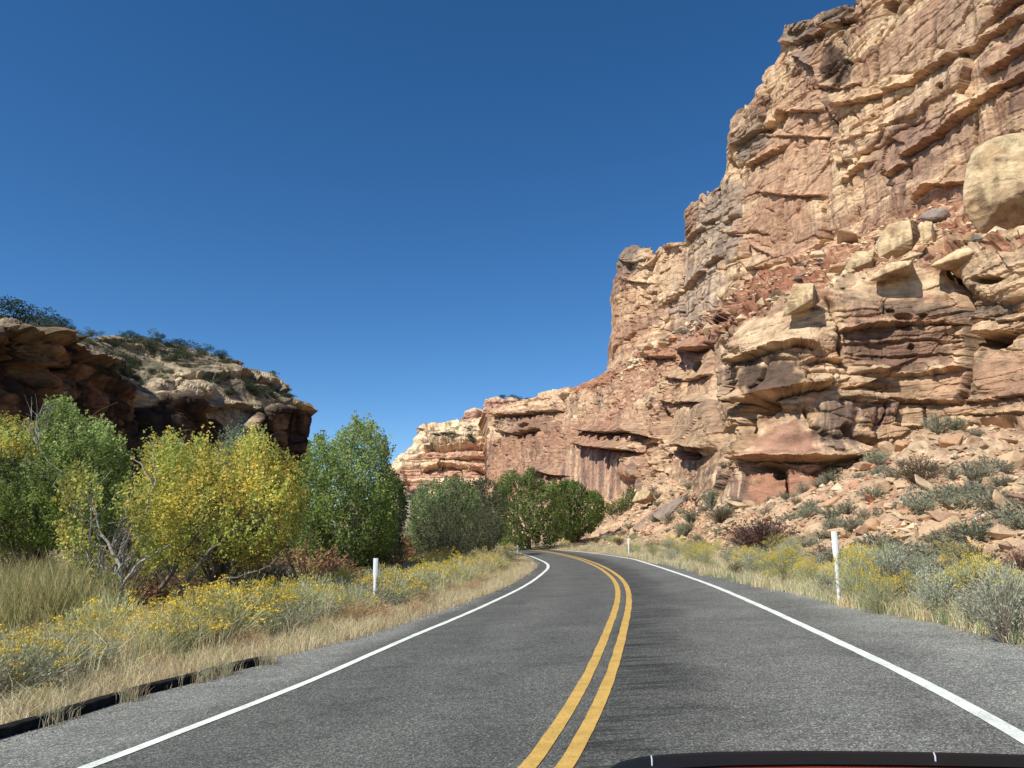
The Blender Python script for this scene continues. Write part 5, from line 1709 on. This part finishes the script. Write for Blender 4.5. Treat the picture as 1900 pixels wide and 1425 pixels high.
SH = [  # variant list, x, base y, width, height, label
    (DKB[0], "dark_shrub", 1413, 1030, 145, 72, "large dark maroon bush behind the yellow rabbitbrush right of the road"),
    (DKB[0], "dark_shrub", 1385, 1015, 70, 36, "left lobe of dark maroon brush beside the large maroon bush"),
    (DKB[1], "dark_shrub", 1710, 905, 92, 58, "brown olive bush high on the rubble slope"),
    (DKB[0], "dark_shrub", 1062, 1008, 62, 34, "dark maroon bush at the far bend below the trees"),
    (DKB[0], "dark_shrub", 1895, 1070, 50, 56, "red brown bush at the right edge above the sagebrush"),
    (DKB[0], "dark_shrub", 1530, 1045, 60, 30, "low maroon brush just left of the near guide post"),
    (SGS[0], "sagebrush", 1740, 812, 46, 38, "large blue grey shrub at the top right foot of the cliff"),
    (SGS[1], "sagebrush", 1772, 805, 34, 26, "darker shrub just right of the large blue grey one"),
    (SGS[0], "sagebrush", 1628, 868, 52, 34, "blue grey shrub growing against the cliff foot"),
    (SGS[2], "sagebrush", 1490, 918, 30, 26, "pale grey shrub at the right end of the smooth panel"),
    (SGS[1], "sagebrush", 1455, 930, 26, 18, "dark grey shrub below the smooth panel"),
    (SGS[2], "sagebrush", 1430, 938, 22, 16, "small grey shrub below the striped panel"),
    (SGS[1], "sagebrush", 1545, 985, 34, 34, "blue grey shrub in mid slope, left of a twin"),
    (SGS[1], "sagebrush", 1572, 960, 44, 24, "blue grey shrub in mid slope, right of its twin"),
    (SGS[0], "sagebrush", 1712, 972, 46, 32, "round grey shrub left of the long cream slab"),
    (SGS[0], "sagebrush", 1320, 950, 34, 44, "olive grey shrub against the edge of the striped panel"),
    (SGS[1], "sagebrush", 1290, 975, 46, 26, "dark grey shrub on the far scree"),
    (DKB[1], "sagebrush", 1340, 985, 60, 30, "brown grey shrub on the far scree above the verge"),
    (SGS[0], "sagebrush", 1280, 908, 30, 16, "grey shrub on the ledge left of the smooth panel"),
    (SGS[2], "sagebrush", 1345, 868, 26, 12, "pale shrub on the ledge under the cave"),
    (SG_[0], "sagebrush", 1648, 1090, 90, 76, "dense grey green sagebrush right of the near guide post"),
    (SG_[1], "sagebrush", 1722, 1085, 80, 56, "blue grey sagebrush in front of the small cream rock"),
    (SG_[0], "sagebrush", 1745, 1150, 90, 90, "tall light sagebrush with dark centre at the verge on the right"),
    (SG_[2], "sagebrush", 1870, 1195, 120, 130, "big silvery sagebrush in the lower right corner"),
    (SG_[0], "sagebrush", 1815, 1170, 70, 80, "silvery sagebrush left of the big one in the corner"),
    (RB[2], "rabbitbrush", 1800, 1140, 100, 90, "yellow green rabbitbrush behind the corner sagebrush"),
    (RB[0], "rabbitbrush", 1455, 1078, 78, 62, "bright yellow flowering rabbitbrush left of the near guide post"),
    (RB[0], "rabbitbrush", 1500, 1085, 46, 52, "yellow rabbitbrush joined to the right of the brightest one"),
    (RB[1], "rabbitbrush", 1385, 1060, 60, 44, "yellow topped rabbitbrush in front of the large maroon bush"),
    (RB[2], "rabbitbrush", 1420, 1072, 50, 48, "pale green rabbitbrush left of the brightest yellow one"),
    (RB[1], "rabbitbrush", 1592, 1125, 84, 100, "tall yellow rabbitbrush directly right of the near guide post"),
    (RB[1], "rabbitbrush", 1630, 1140, 80, 76, "yellow rabbitbrush leaning out right of the tall one"),
    (SG_[2], "sagebrush", 1540, 1105, 60, 50, "pale sagebrush between the brightest rabbitbrush and the post"),
    (RB[2], "rabbitbrush", 1290, 1040, 50, 34, "yellow green rabbitbrush behind the road edge in the middle of the bend"),
    (RB[1], "rabbitbrush", 1310, 1046, 40, 34, "yellow rabbitbrush left of the maroon bush"),
    (RB[2], "rabbitbrush", 1255, 1030, 34, 24, "yellow green rabbitbrush right of the far guide post"),
    (RB[3], "rabbitbrush", 1180, 1022, 30, 20, "pale rabbitbrush beside the far guide post"),
    (RB[1], "rabbitbrush", 1050, 1016, 26, 14, "yellow rabbitbrush at the far bend"),
    (DKB[1], "dark_shrub", 1370, 1068, 40, 28, "brown dry shrub at the verge left of the yellow row"),
]
for me, nm, x, y, wpx, hpx, lab in SH:
    H_, R0 = (1.0, 0.8) if nm == "dark_shrub" or me in DKB else ((0.95, 0.62) if nm == "rabbitbrush" else ((0.8, 0.68) if me in SGS else (0.8, 0.62)))
    shrub_at(me, nm, x, y, wpx * 1.05, hpx * 1.05, H_, R0, lab)
cnt = 0
while cnt < 150:      # belt along the right verge
    x = rr.uniform(1035, 1900)
    y1, y0 = kn(0, x) - 5, kn(1, x) - 8
    t = rr.random() ** 0.8
    y = y1 - 4 + (y0 - y1 + 4) * t
    p = on_patch(R_GRID, x, y)
    d = float(np.linalg.norm(p))
    hh = rr.uniform(0.35, 0.75)
    if t < 0.15:
        hh *= 0.5
    me, nm = rr.choice([(RB[1], "rabbitbrush"), (RB[2], "rabbitbrush"), (RB[3], "rabbitbrush"), (SG_[0], "sagebrush"), (SG_[1], "sagebrush"), (SG_[2], "sagebrush"), (SG_[2], "sagebrush"), (DKB[1], "dark_shrub")])
    s_ = hh / 0.85
    lab = {"rabbitbrush": "yellow green rabbitbrush in the belt of brush along the right verge", "sagebrush": "grey sagebrush in the belt of brush along the right verge", "dark_shrub": "dark dry shrub in the belt of brush along the right verge"}[nm]
    place(nm, me, (float(p[0]), float(p[1]), float(p[2]) - 0.04), (s_ * rr.uniform(0.8, 1.3),) * 2 + (s_,), (0, 0, rr.uniform(0, 6.28)), lab, "bush", nm.replace("_", " ") + " plants along the right verge")
    cnt += 1
cnt = 0
while cnt < 150:      # small shrubs on the rubble
    x = rr.uniform(1130, 1900)
    y0, y1 = kn(2, x), kn(1, x)
    y = y0 + (y1 - y0) * rr.random()
    p = on_patch(R_GRID, x, y)
    d = float(np.linalg.norm(p))
    if perlin(np.array([p / 6.0]), 77)[0] < -0.12 and rr.random() < 0.7:
        continue
    s_ = rr.uniform(0.3, 0.85) * (1.25 if x < 1340 else 1.0)
    place("desert_shrub", SGS[rr.randrange(3)], (float(p[0]), float(p[1]), float(p[2]) - 0.03), (s_ * 1.2, s_ * 1.2, s_), (0, 0, rr.uniform(0, 6.28)),
          "small grey shrub growing among the rubble of the right slope", "bush", "small shrubs on the right slope")
    cnt += 1
for _ in range(26):
    x = rr.uniform(1230, 1890)
    y = kn(4, x) + (kn(3, x) - kn(4, x)) * rr.uniform(0.3, 0.98)
    p = on_patch(R_GRID, x, y)
    d = float(np.linalg.norm(p))
    s_ = rr.uniform(8, 20) / F * d
    place("desert_shrub", SGS[rr.randrange(3)], (float(p[0]), float(p[1]), float(p[2]) - 0.03), (s_, s_, s_), (0, 0, 0), "grey shrub on the bench between the lower cliff and the high wall", "bush", "shrubs on the bench below the high wall")

# ------------------------------------------------------------------ left belt
def left_pt(Y, d):
    """point d metres outside the left pavement edge, at distance Y along the road"""
    k = int(np.argmin(np.abs(cl[:, 1] - Y)))
    q = cl[k] + nrm[k] * (edgeL[k] - d)
    z = float(ground_z(np.array([q[0]]), np.array([q[1]]), np.array([-d]))[0])
    return np.array([q[0], q[1], z])

cnt = 0
tries = 0
while cnt < 250 and tries < 6000:
    tries += 1
    Y = 3.5 + 42 * rr.random() ** 1.5
    dd = rr.uniform(0.55, 7.5)
    p = left_pt(Y, dd)
    u_, v_, dep = proj(p)
    if dep < 3.5 or u_ < -80 or u_ > 980:
        continue
    if Y < 10.9 and dd < KERB_D + 0.25:
        continue
    q = rr.random()
    if dd < 1.3:
        me, nm, s_ = (TUM[rr.randrange(2)], "dry_shrub", rr.uniform(0.6, 1.0)) if q < 0.6 else (RBD[1], "rabbitbrush", rr.uniform(0.4, 0.55))
    elif dd < 5.0:
        me, nm, s_ = rr.choice([(RB[0], "rabbitbrush", 0.95), (RB[3], "rabbitbrush", 0.9), (RB[1], "rabbitbrush", 0.9), (RB[2], "rabbitbrush", 0.85), (RB[3], "rabbitbrush", 0.8), (RBD[0], "rabbitbrush", 0.85), (RBD[1], "rabbitbrush", 0.7), (SG_[2], "sagebrush", 0.75), (SG_[0], "sagebrush", 0.75)])
        s_ *= rr.uniform(0.95, 1.4)
        if 17 < Y < 45 and q < 0.3:
            me, nm = SG_[rr.randrange(3)], "sagebrush"
    else:
        me, nm, s_ = rr.choice([(RB[1], "rabbitbrush", 0.9), (SG_[1], "sagebrush", 1.0), (DKB[2], "dark_shrub", 0.9), (RBD[0], "rabbitbrush", 0.9), (SG_[0], "sagebrush", 1.0)])
        s_ *= rr.uniform(0.9, 1.3)
    lab = {"rabbitbrush": "yellow flowered rabbitbrush in the thick belt left of the road", "sagebrush": "grey green sagebrush in the thick belt left of the road",
           "dark_shrub": "rusty brown shrub in the thick belt left of the road", "dry_shrub": "low dry tan shrub at the left edge of the road"}[nm]
    place(nm, me, (float(p[0]), float(p[1]), float(p[2]) - 0.05), (s_ * rr.uniform(0.95, 1.3),) * 2 + (s_,), (rr.uniform(-0.1, 0.1), rr.uniform(-0.1, 0.1), rr.uniform(0, 6.28)), lab, "bush",
          nm.replace("_", " ") + " plants left of the road")
    cnt += 1
# understory in front of the trees
cnt = 0
while cnt < 105:
    x = rr.uniform(-20, 940)
    Y = rr.uniform(22, 34) if cnt < 75 else rr.uniform(45, 85)
    p = at(x, 1000, Y)
    z = float(ground_z(np.array([p[0]]), np.array([Y]))[0])
    if float(road_lat(np.array([p[0]]), np.array([Y]))[0]) > -5.5:
        continue
    me, nm = rr.choice([(DKB[2], "dark_shrub"), (DKB[1], "dark_shrub"), (SG_[1], "sagebrush"), (RBD[0], "rabbitbrush"), (SG_[0], "sagebrush")])
    s_ = rr.uniform(1.4, 2.3) * (1 if Y < 40 else 1.5)
    place(nm, me, (float(p[0]), Y, z), (s_ * 1.1, s_ * 1.1, s_), (0, 0, rr.uniform(0, 6.28)), "" + {"dark_shrub": "brown shrub", "sagebrush": "grey sagebrush", "rabbitbrush": "tan rabbitbrush"}[nm] + " at the foot of the trees left of the road", "bush",
          nm.replace("_", " ") + " plants at the foot of the trees")
    cnt += 1

# ------------------------------------------------------------------ grass (stuff)
def grass(name, pts, H, W_, cols, label, blades=9, spread=0.06, droop=0.75):
    L = Leaves()
    n = len(pts)
    idx = np.repeat(np.arange(n), blades)
    k = len(idx)
    H = np.broadcast_to(H, (n,))[idx] * rng.uniform(0.5, 1.1, k)
    b = pts[idx] + rng.normal(size=(k, 3)) * np.array([spread, spread, 0])
    a = rng.uniform(0, 6.28, k)
    ln = rng.uniform(0.05, droop, k)
    out = np.stack([np.cos(a), np.sin(a), 0 * a], -1)
    mid = b + out * (H * ln * 0.3)[:, None] + np.array([0, 0, 1]) * (H * 0.6)[:, None]
    tip = b + out * (H * ln)[:, None] + np.array([0, 0, 1]) * (H * rng.uniform(0.8, 1.0, k))[:, None]
    L.ribbon(np.stack([b, mid, tip], 1), W_, W_ * 0.25, cols[idx] * rng.uniform(0.75, 1.25, (k, 1)))
    o = mobj(name, L.mesh(name, M_STEM), kind="stuff", label=label)
    return o

TANS = np.array([(0.78, 0.68, 0.42), (0.72, 0.61, 0.36), (0.84, 0.76, 0.52), (0.58, 0.42, 0.25), (0.64, 0.62, 0.36)])
def sample_left(n, d0, d1, y0, y1, powy=1.4, powd=1.0, far=True):
    out = []
    while len(out) < n:
        Y = y0 + (y1 - y0) * rng.random() ** powy
        d = d0 + (d1 - d0) * rng.random() ** powd
        p = left_pt(Y, d)
        u_, v_, dep = proj(p)
        if Y < 10.9 and d < KERB_D:
            continue
        if dep > 3 and -60 < u_ < 1010:
            out.append(p)
    return np.array(out)
# positions need a little scatter along the road: left_pt snaps to samples of the centre line
def scat(P_, s=0.08):
    Q = P_.copy()
    Q[:, :2] += rng.normal(size=(len(Q), 2)) * s
    return Q
g1_ = scat(sample_left(5200, 0.02, 1.5, 4, 48, 1.7, 0.8))
cc = TANS[rng.integers(0, 5, len(g1_))]
grass("dry_grass", g1_, rng.uniform(0.10, 0.34, len(g1_)), 0.0035, cc, "dry tan grass fringe along the left road edge", 11)
g2_ = scat(sample_left(4200, 1.2, 8.0, 4, 40, 1.4))
cc = np.vstack([TANS, [(0.30, 0.32, 0.16), (0.36, 0.37, 0.2), (0.5, 0.45, 0.25)]])[rng.integers(0, 8, len(g2_))]
grass("tall_grass", g2_, rng.uniform(0.35, 0.85, len(g2_)), 0.004, cc, "pale grass between the shrubs left of the road", 10)
# reed bed at the far left
rp_ = []
while len(rp_) < 3200:
    Y = rng.uniform(13.5, 24)
    x_ = rng.uniform(-40, 150) if rng.random() < 0.8 else rng.uniform(100, 240)
    p = at(x_, 1000, Y)
    rp_.append((p[0], Y, 0))
rp_ = np.array(rp_)
rp_[:, 2] = ground_z(rp_[:, 0], rp_[:, 1])
rc_ = 1.25 * np.array([(0.42, 0.38, 0.16), (0.34, 0.35, 0.14), (0.50, 0.42, 0.20), (0.28, 0.30, 0.12), (0.33, 0.24, 0.12)])[rng.integers(0, 5, len(rp_))]
grass("reeds", rp_, rng.uniform(1.1, 2.1, len(rp_)) * np.clip(1.25 - (rp_[:, 0] / rp_[:, 1] + 0.68) * 2.2, 0.45, 1), 0.0075, rc_, "tall yellow green reeds under the left cottonwood", 9, 0.14, 0.35)
# meadow beyond
mp_ = []
while len(mp_) < 3500:
    Y = rng.uniform(14, 45)
    x_ = rng.uniform(0, 930)
    p = at(x_, 1000, Y)
    mp_.append((p[0], Y, 0))
mp_ = np.array(mp_)
lt = road_lat(mp_[:, 0], mp_[:, 1])
mp_ = mp_[lt < -4]
mp_[:, 2] = ground_z(mp_[:, 0], mp_[:, 1])
grass("meadow_grass", mp_, rng.uniform(0.3, 0.8, len(mp_)), 0.009, TANS[rng.integers(0, 5, len(mp_))] * 0.85, "rough tan grass below the trees", 8, 0.2)
# right verge
rv = []
while len(rv) < 5200:
    x = rng.uniform(1035, 1905)
    y1, y0 = kn(0, x) - 4, kn(1, x)
    y = y1 + (y0 - y1) * rng.random() ** 1.6
    rv.append(on_patch(R_GRID, x, y))
rv = scat(np.array(rv), 0.06)
cc = np.vstack([TANS, [(0.30, 0.33, 0.16), (0.33, 0.36, 0.22), (0.24, 0.28, 0.14)]])[rng.integers(0, 8, len(rv))]
grass("verge_grass", rv, rng.uniform(0.08, 0.38, len(rv)), 0.0035, cc, "mixed dry and green grass along the right verge", 9)
# loose gravel on both shoulders
gp, gs = [], []
for k in range(5500):
    Y = 4 + 26 * rng.random() ** 1.6
    i = int(np.argmin(np.abs(cl[:, 1] - Y)))
    if rng.random() < 0.5:
        o_ = edgeL[i] - rng.normal() * 0.16
    else:
        o_ = edgeR[i] + rng.normal() * 0.16
    q = cl[i] + nrm[i] * o_ + rng.normal(size=2) * 0.03
    gp.append((q[0], q[1], TILT * q[0] + 0.002))
    gs.append(rng.uniform(0.005, 0.016))
gc_ = np.array([(0.42, 0.38, 0.32), (0.3, 0.28, 0.25), (0.5, 0.42, 0.3), (0.2, 0.18, 0.17)])[rng.integers(0, 4, len(gp))]
rubble("gravel", np.array(gp), gs, gc_, label="loose gravel along both edges of the pavement")

# ------------------------------------------------------------------ guide posts
M_POST = plain("white_plastic", (0.80, 0.82, 0.82), 0.45, 0.4, 0.04, 3)
def guide_post(base, Hh, label, lean=0.0, yaw=0.0):
    r = empty("guide_post", tuple(map(float, base)), label, "guide post", "white guide posts beside the road", yaw)
    bm = bmesh.new()
    # flat flexible stake: narrow curved foot widening to a broad head
    prof = [(-0.12, 0.028), (0.0, 0.028), (0.62, 0.033), (0.70, 0.05), (0.99, 0.052), (1.0, 0.046)]
    rings = []
    for t, hw in prof:
        z = t * Hh
        ring = []
        for a in range(9):
            u = -1 + 2 * a / 8
            ring.append(bm.verts.new((u * hw, 0.014 * (u * u) - 0.010 + lean * z, z)))
        for a in range(8, -1, -1):
            u = -1 + 2 * a / 8
            ring.append(bm.verts.new((u * hw, 0.014 * (u * u) - 0.004 + lean * z, z)))
        rings.append(ring)
    for a, b in zip(rings[:-1], rings[1:]):
        for i in range(18):
            j = (i + 1) % 18
            bm.faces.new((a[i], a[j], b[j], b[i]))
    bm.faces.new(rings[-1])
    bm.faces.new(rings[0][::-1])
    me = bpy.data.meshes.new("stake")
    bm.to_mesh(me)
    bm.free()
    me.materials.append(M_POST)
    mobj("stake", me, r)
    bm = bmesh.new()
    bmesh.ops.create_cube(bm, size=1)
    bmesh.ops.scale(bm, vec=(0.075, 0.03, 0.05), verts=bm.verts)
    bmesh.ops.translate(bm, vec=(0, 0, 0.0), verts=bm.verts)
    bmesh.ops.bevel(bm, geom=bm.edges[:], offset=0.006, segments=1, affect='EDGES')
    me = bpy.data.meshes.new("foot")
    bm.to_mesh(me)
    bm.free()
    me.materials.append(plain("dark_foot", (0.10, 0.09, 0.08), 0.9))
    mobj("foot", me, r)
    return r
for x, y, h_, lab in ((694, 1140, 98, "white guide post in the brush left of the road"), (1558, 1122, 129, "nearest white guide post right of the road"),
                      (960, 1034, 22, "small white guide post on the inside of the far bend"), (1167, 1031, 30, "distant white guide post right of the road")):
    p = road_pt(x, y)
    d = float(np.linalg.norm(p - np.array([0, 0, CAMH])))
    guide_post(p, h_ / F * float(p[1]) * 1.0, lab, 0, -math.atan2(p[0], p[1]) * 0.5)

# ------------------------------------------------------------------ kerb beams
M_RUB = plain("black_kerb", (0.02, 0.019, 0.017), 0.95, 0.1, 0.35, 9)
KB = [((-130, 1409), (92, 1345), "black kerb beam running off the left edge of the picture"), ((97, 1343), (233, 1300), "longest black kerb beam, second from the left edge"),
      ((243, 1296), (378, 1262), "black kerb beam in the middle of the row, between two grass tufts"), ((388, 1259), (412, 1251), "shortest black kerb beam between grass tufts"), ((419, 1249), (497, 1231), "last black kerb beam at the far end of the row")]
for (x0, y0), (x1, y1), lab in KB:
    a, b = road_pt(x0, y0), road_pt(x1, y1)
    d = b - a
    Ln = float(np.linalg.norm(d))
    bm = bmesh.new()
    ns = max(4, int(Ln / 0.12))
    prof = [(0, -0.05), (0.004, 0.04), (-0.002, 0.078), (-0.010, 0.088), (-0.115, 0.092), (-0.126, 0.08), (-0.13, -0.05)]
    rings = []
    rk = random.Random(int(x0) + 500)
    for i in range(ns + 1):
        t = i / ns
        e = 0.004 if i in (0, ns) else 0
        rings.append([bm.verts.new((q + (e * (0.09 + q) * -3) + rk.gauss(0, 0.0015), t * Ln, z * (1 - e * 3) + rk.gauss(0, 0.0015))) for q, z in prof])
    for r0, r1 in zip(rings[:-1], rings[1:]):
        for j in range(len(prof) - 1):
            bm.faces.new((r0[j], r0[j + 1], r1[j + 1], r1[j]))
    bm.faces.new(rings[0])
    bm.faces.new(rings[-1][::-1])
    bmesh.ops.recalc_face_normals(bm, faces=bm.faces[:])
    me = bpy.data.meshes.new("kerb_beam")
    bm.to_mesh(me)
    bm.free()
    me.materials.append(M_RUB)
    o = mobj("kerb_beam", me, label=lab, category="kerb", group="black kerb beams along the left road edge")
    o.location = tuple(map(float, a))
    o.rotation_euler = (math.atan2(d[2], math.hypot(d[0], d[1])), 0, -math.atan2(d[0], d[1]))
# grass tufts growing through the gaps of the kerb
tp = []
for x, y in ((96, 1343), (237, 1300), (384, 1262), (415, 1252), (500, 1232), (150, 1320), (330, 1272)):
    q = road_pt(x, y)
    for _ in range(26 if x not in (150, 330) else 8):
        tp.append(q + np.array([rng.normal() * 0.07 - 0.03, rng.normal() * 0.09, 0]))
tp = np.array(tp)
grass("kerb_grass", tp, rng.uniform(0.08, 0.26, len(tp)), 0.003, TANS[rng.integers(0, 5, len(tp))] * 0.8, "dry grass tufts in the gaps between the kerb beams", 9, 0.03)

# ------------------------------------------------------------------ bonnet of the car the picture is taken from
M_BLK = plain("black_trim", (0.006, 0.006, 0.006), 0.6, 0.2, 0.05, 3)
M_REDP = plain("red_car_paint", (0.22, 0.012, 0.01), 0.25, 0.5, 0.03, 3)
M_MET = plain("pale_metal", (0.55, 0.57, 0.58), 0.4, 0.5, 0.05, 3)
car = empty("car", (1.0, 1.6, 0.9), "red and black bonnet of the car at the bottom right corner", "car")
edge = [(1095, 1452), (1130, 1425), (1150, 1413.5), (1190, 1404), (1240, 1399), (1330, 1394.5), (1480, 1392.5), (1640, 1394), (1800, 1397), (1900, 1400), (2100, 1412), (2250, 1440)]
def bonnet_rows(drop, Y):
    return np.array([at(x, y + drop, Y) for x, y in edge])
e0 = bonnet_rows(0, 2.2)
rows = [e0 + np.array([0, 0.05, -0.22]), e0 + np.array([0, 0.03, -0.06]), e0 + np.array([0, 0.012, -0.008]), e0, e0 + np.array([0, -0.03, 0.001])]
last = e0 + np.array([0, -0.115, -0.002])
rows += [last]
off = np.array([1.0, 1.6, 0.9])
me = mesh_from("bonnet_trim", np.array(rows).reshape(-1, 3) - off, grid_faces(len(rows), len(edge)), M_BLK, smooth=True)
mobj("bonnet_trim", me, car)
rows = [last + np.array([0, 0.004, -0.006]), last + np.array([0, -0.02, -0.001]), last + np.array([0, -0.3, 0.004]), last + np.array([0, -0.7, 0.0]), last + np.array([0, -0.75, -0.15])]
mobj("bonnet_panel", mesh_from("bonnet_panel", np.array(rows).reshape(-1, 3) - off, grid_faces(5, len(edge)), M_REDP, smooth=True), car)
for x in (1210, 1736):
    p = at(x, 1418 if x < 1300 else 1412, 2.12) - off
    v, f = tube([p + np.array([0, 0, -0.01]), p + np.array([0.0, 0, 0.012]), p + np.array([-0.001, 0.004, 0.02])], [0.0022, 0.0022, 0.0016], 8)
    mobj("washer_nozzle", mesh_from("washer_nozzle", v, f, M_MET, smooth=True), car)
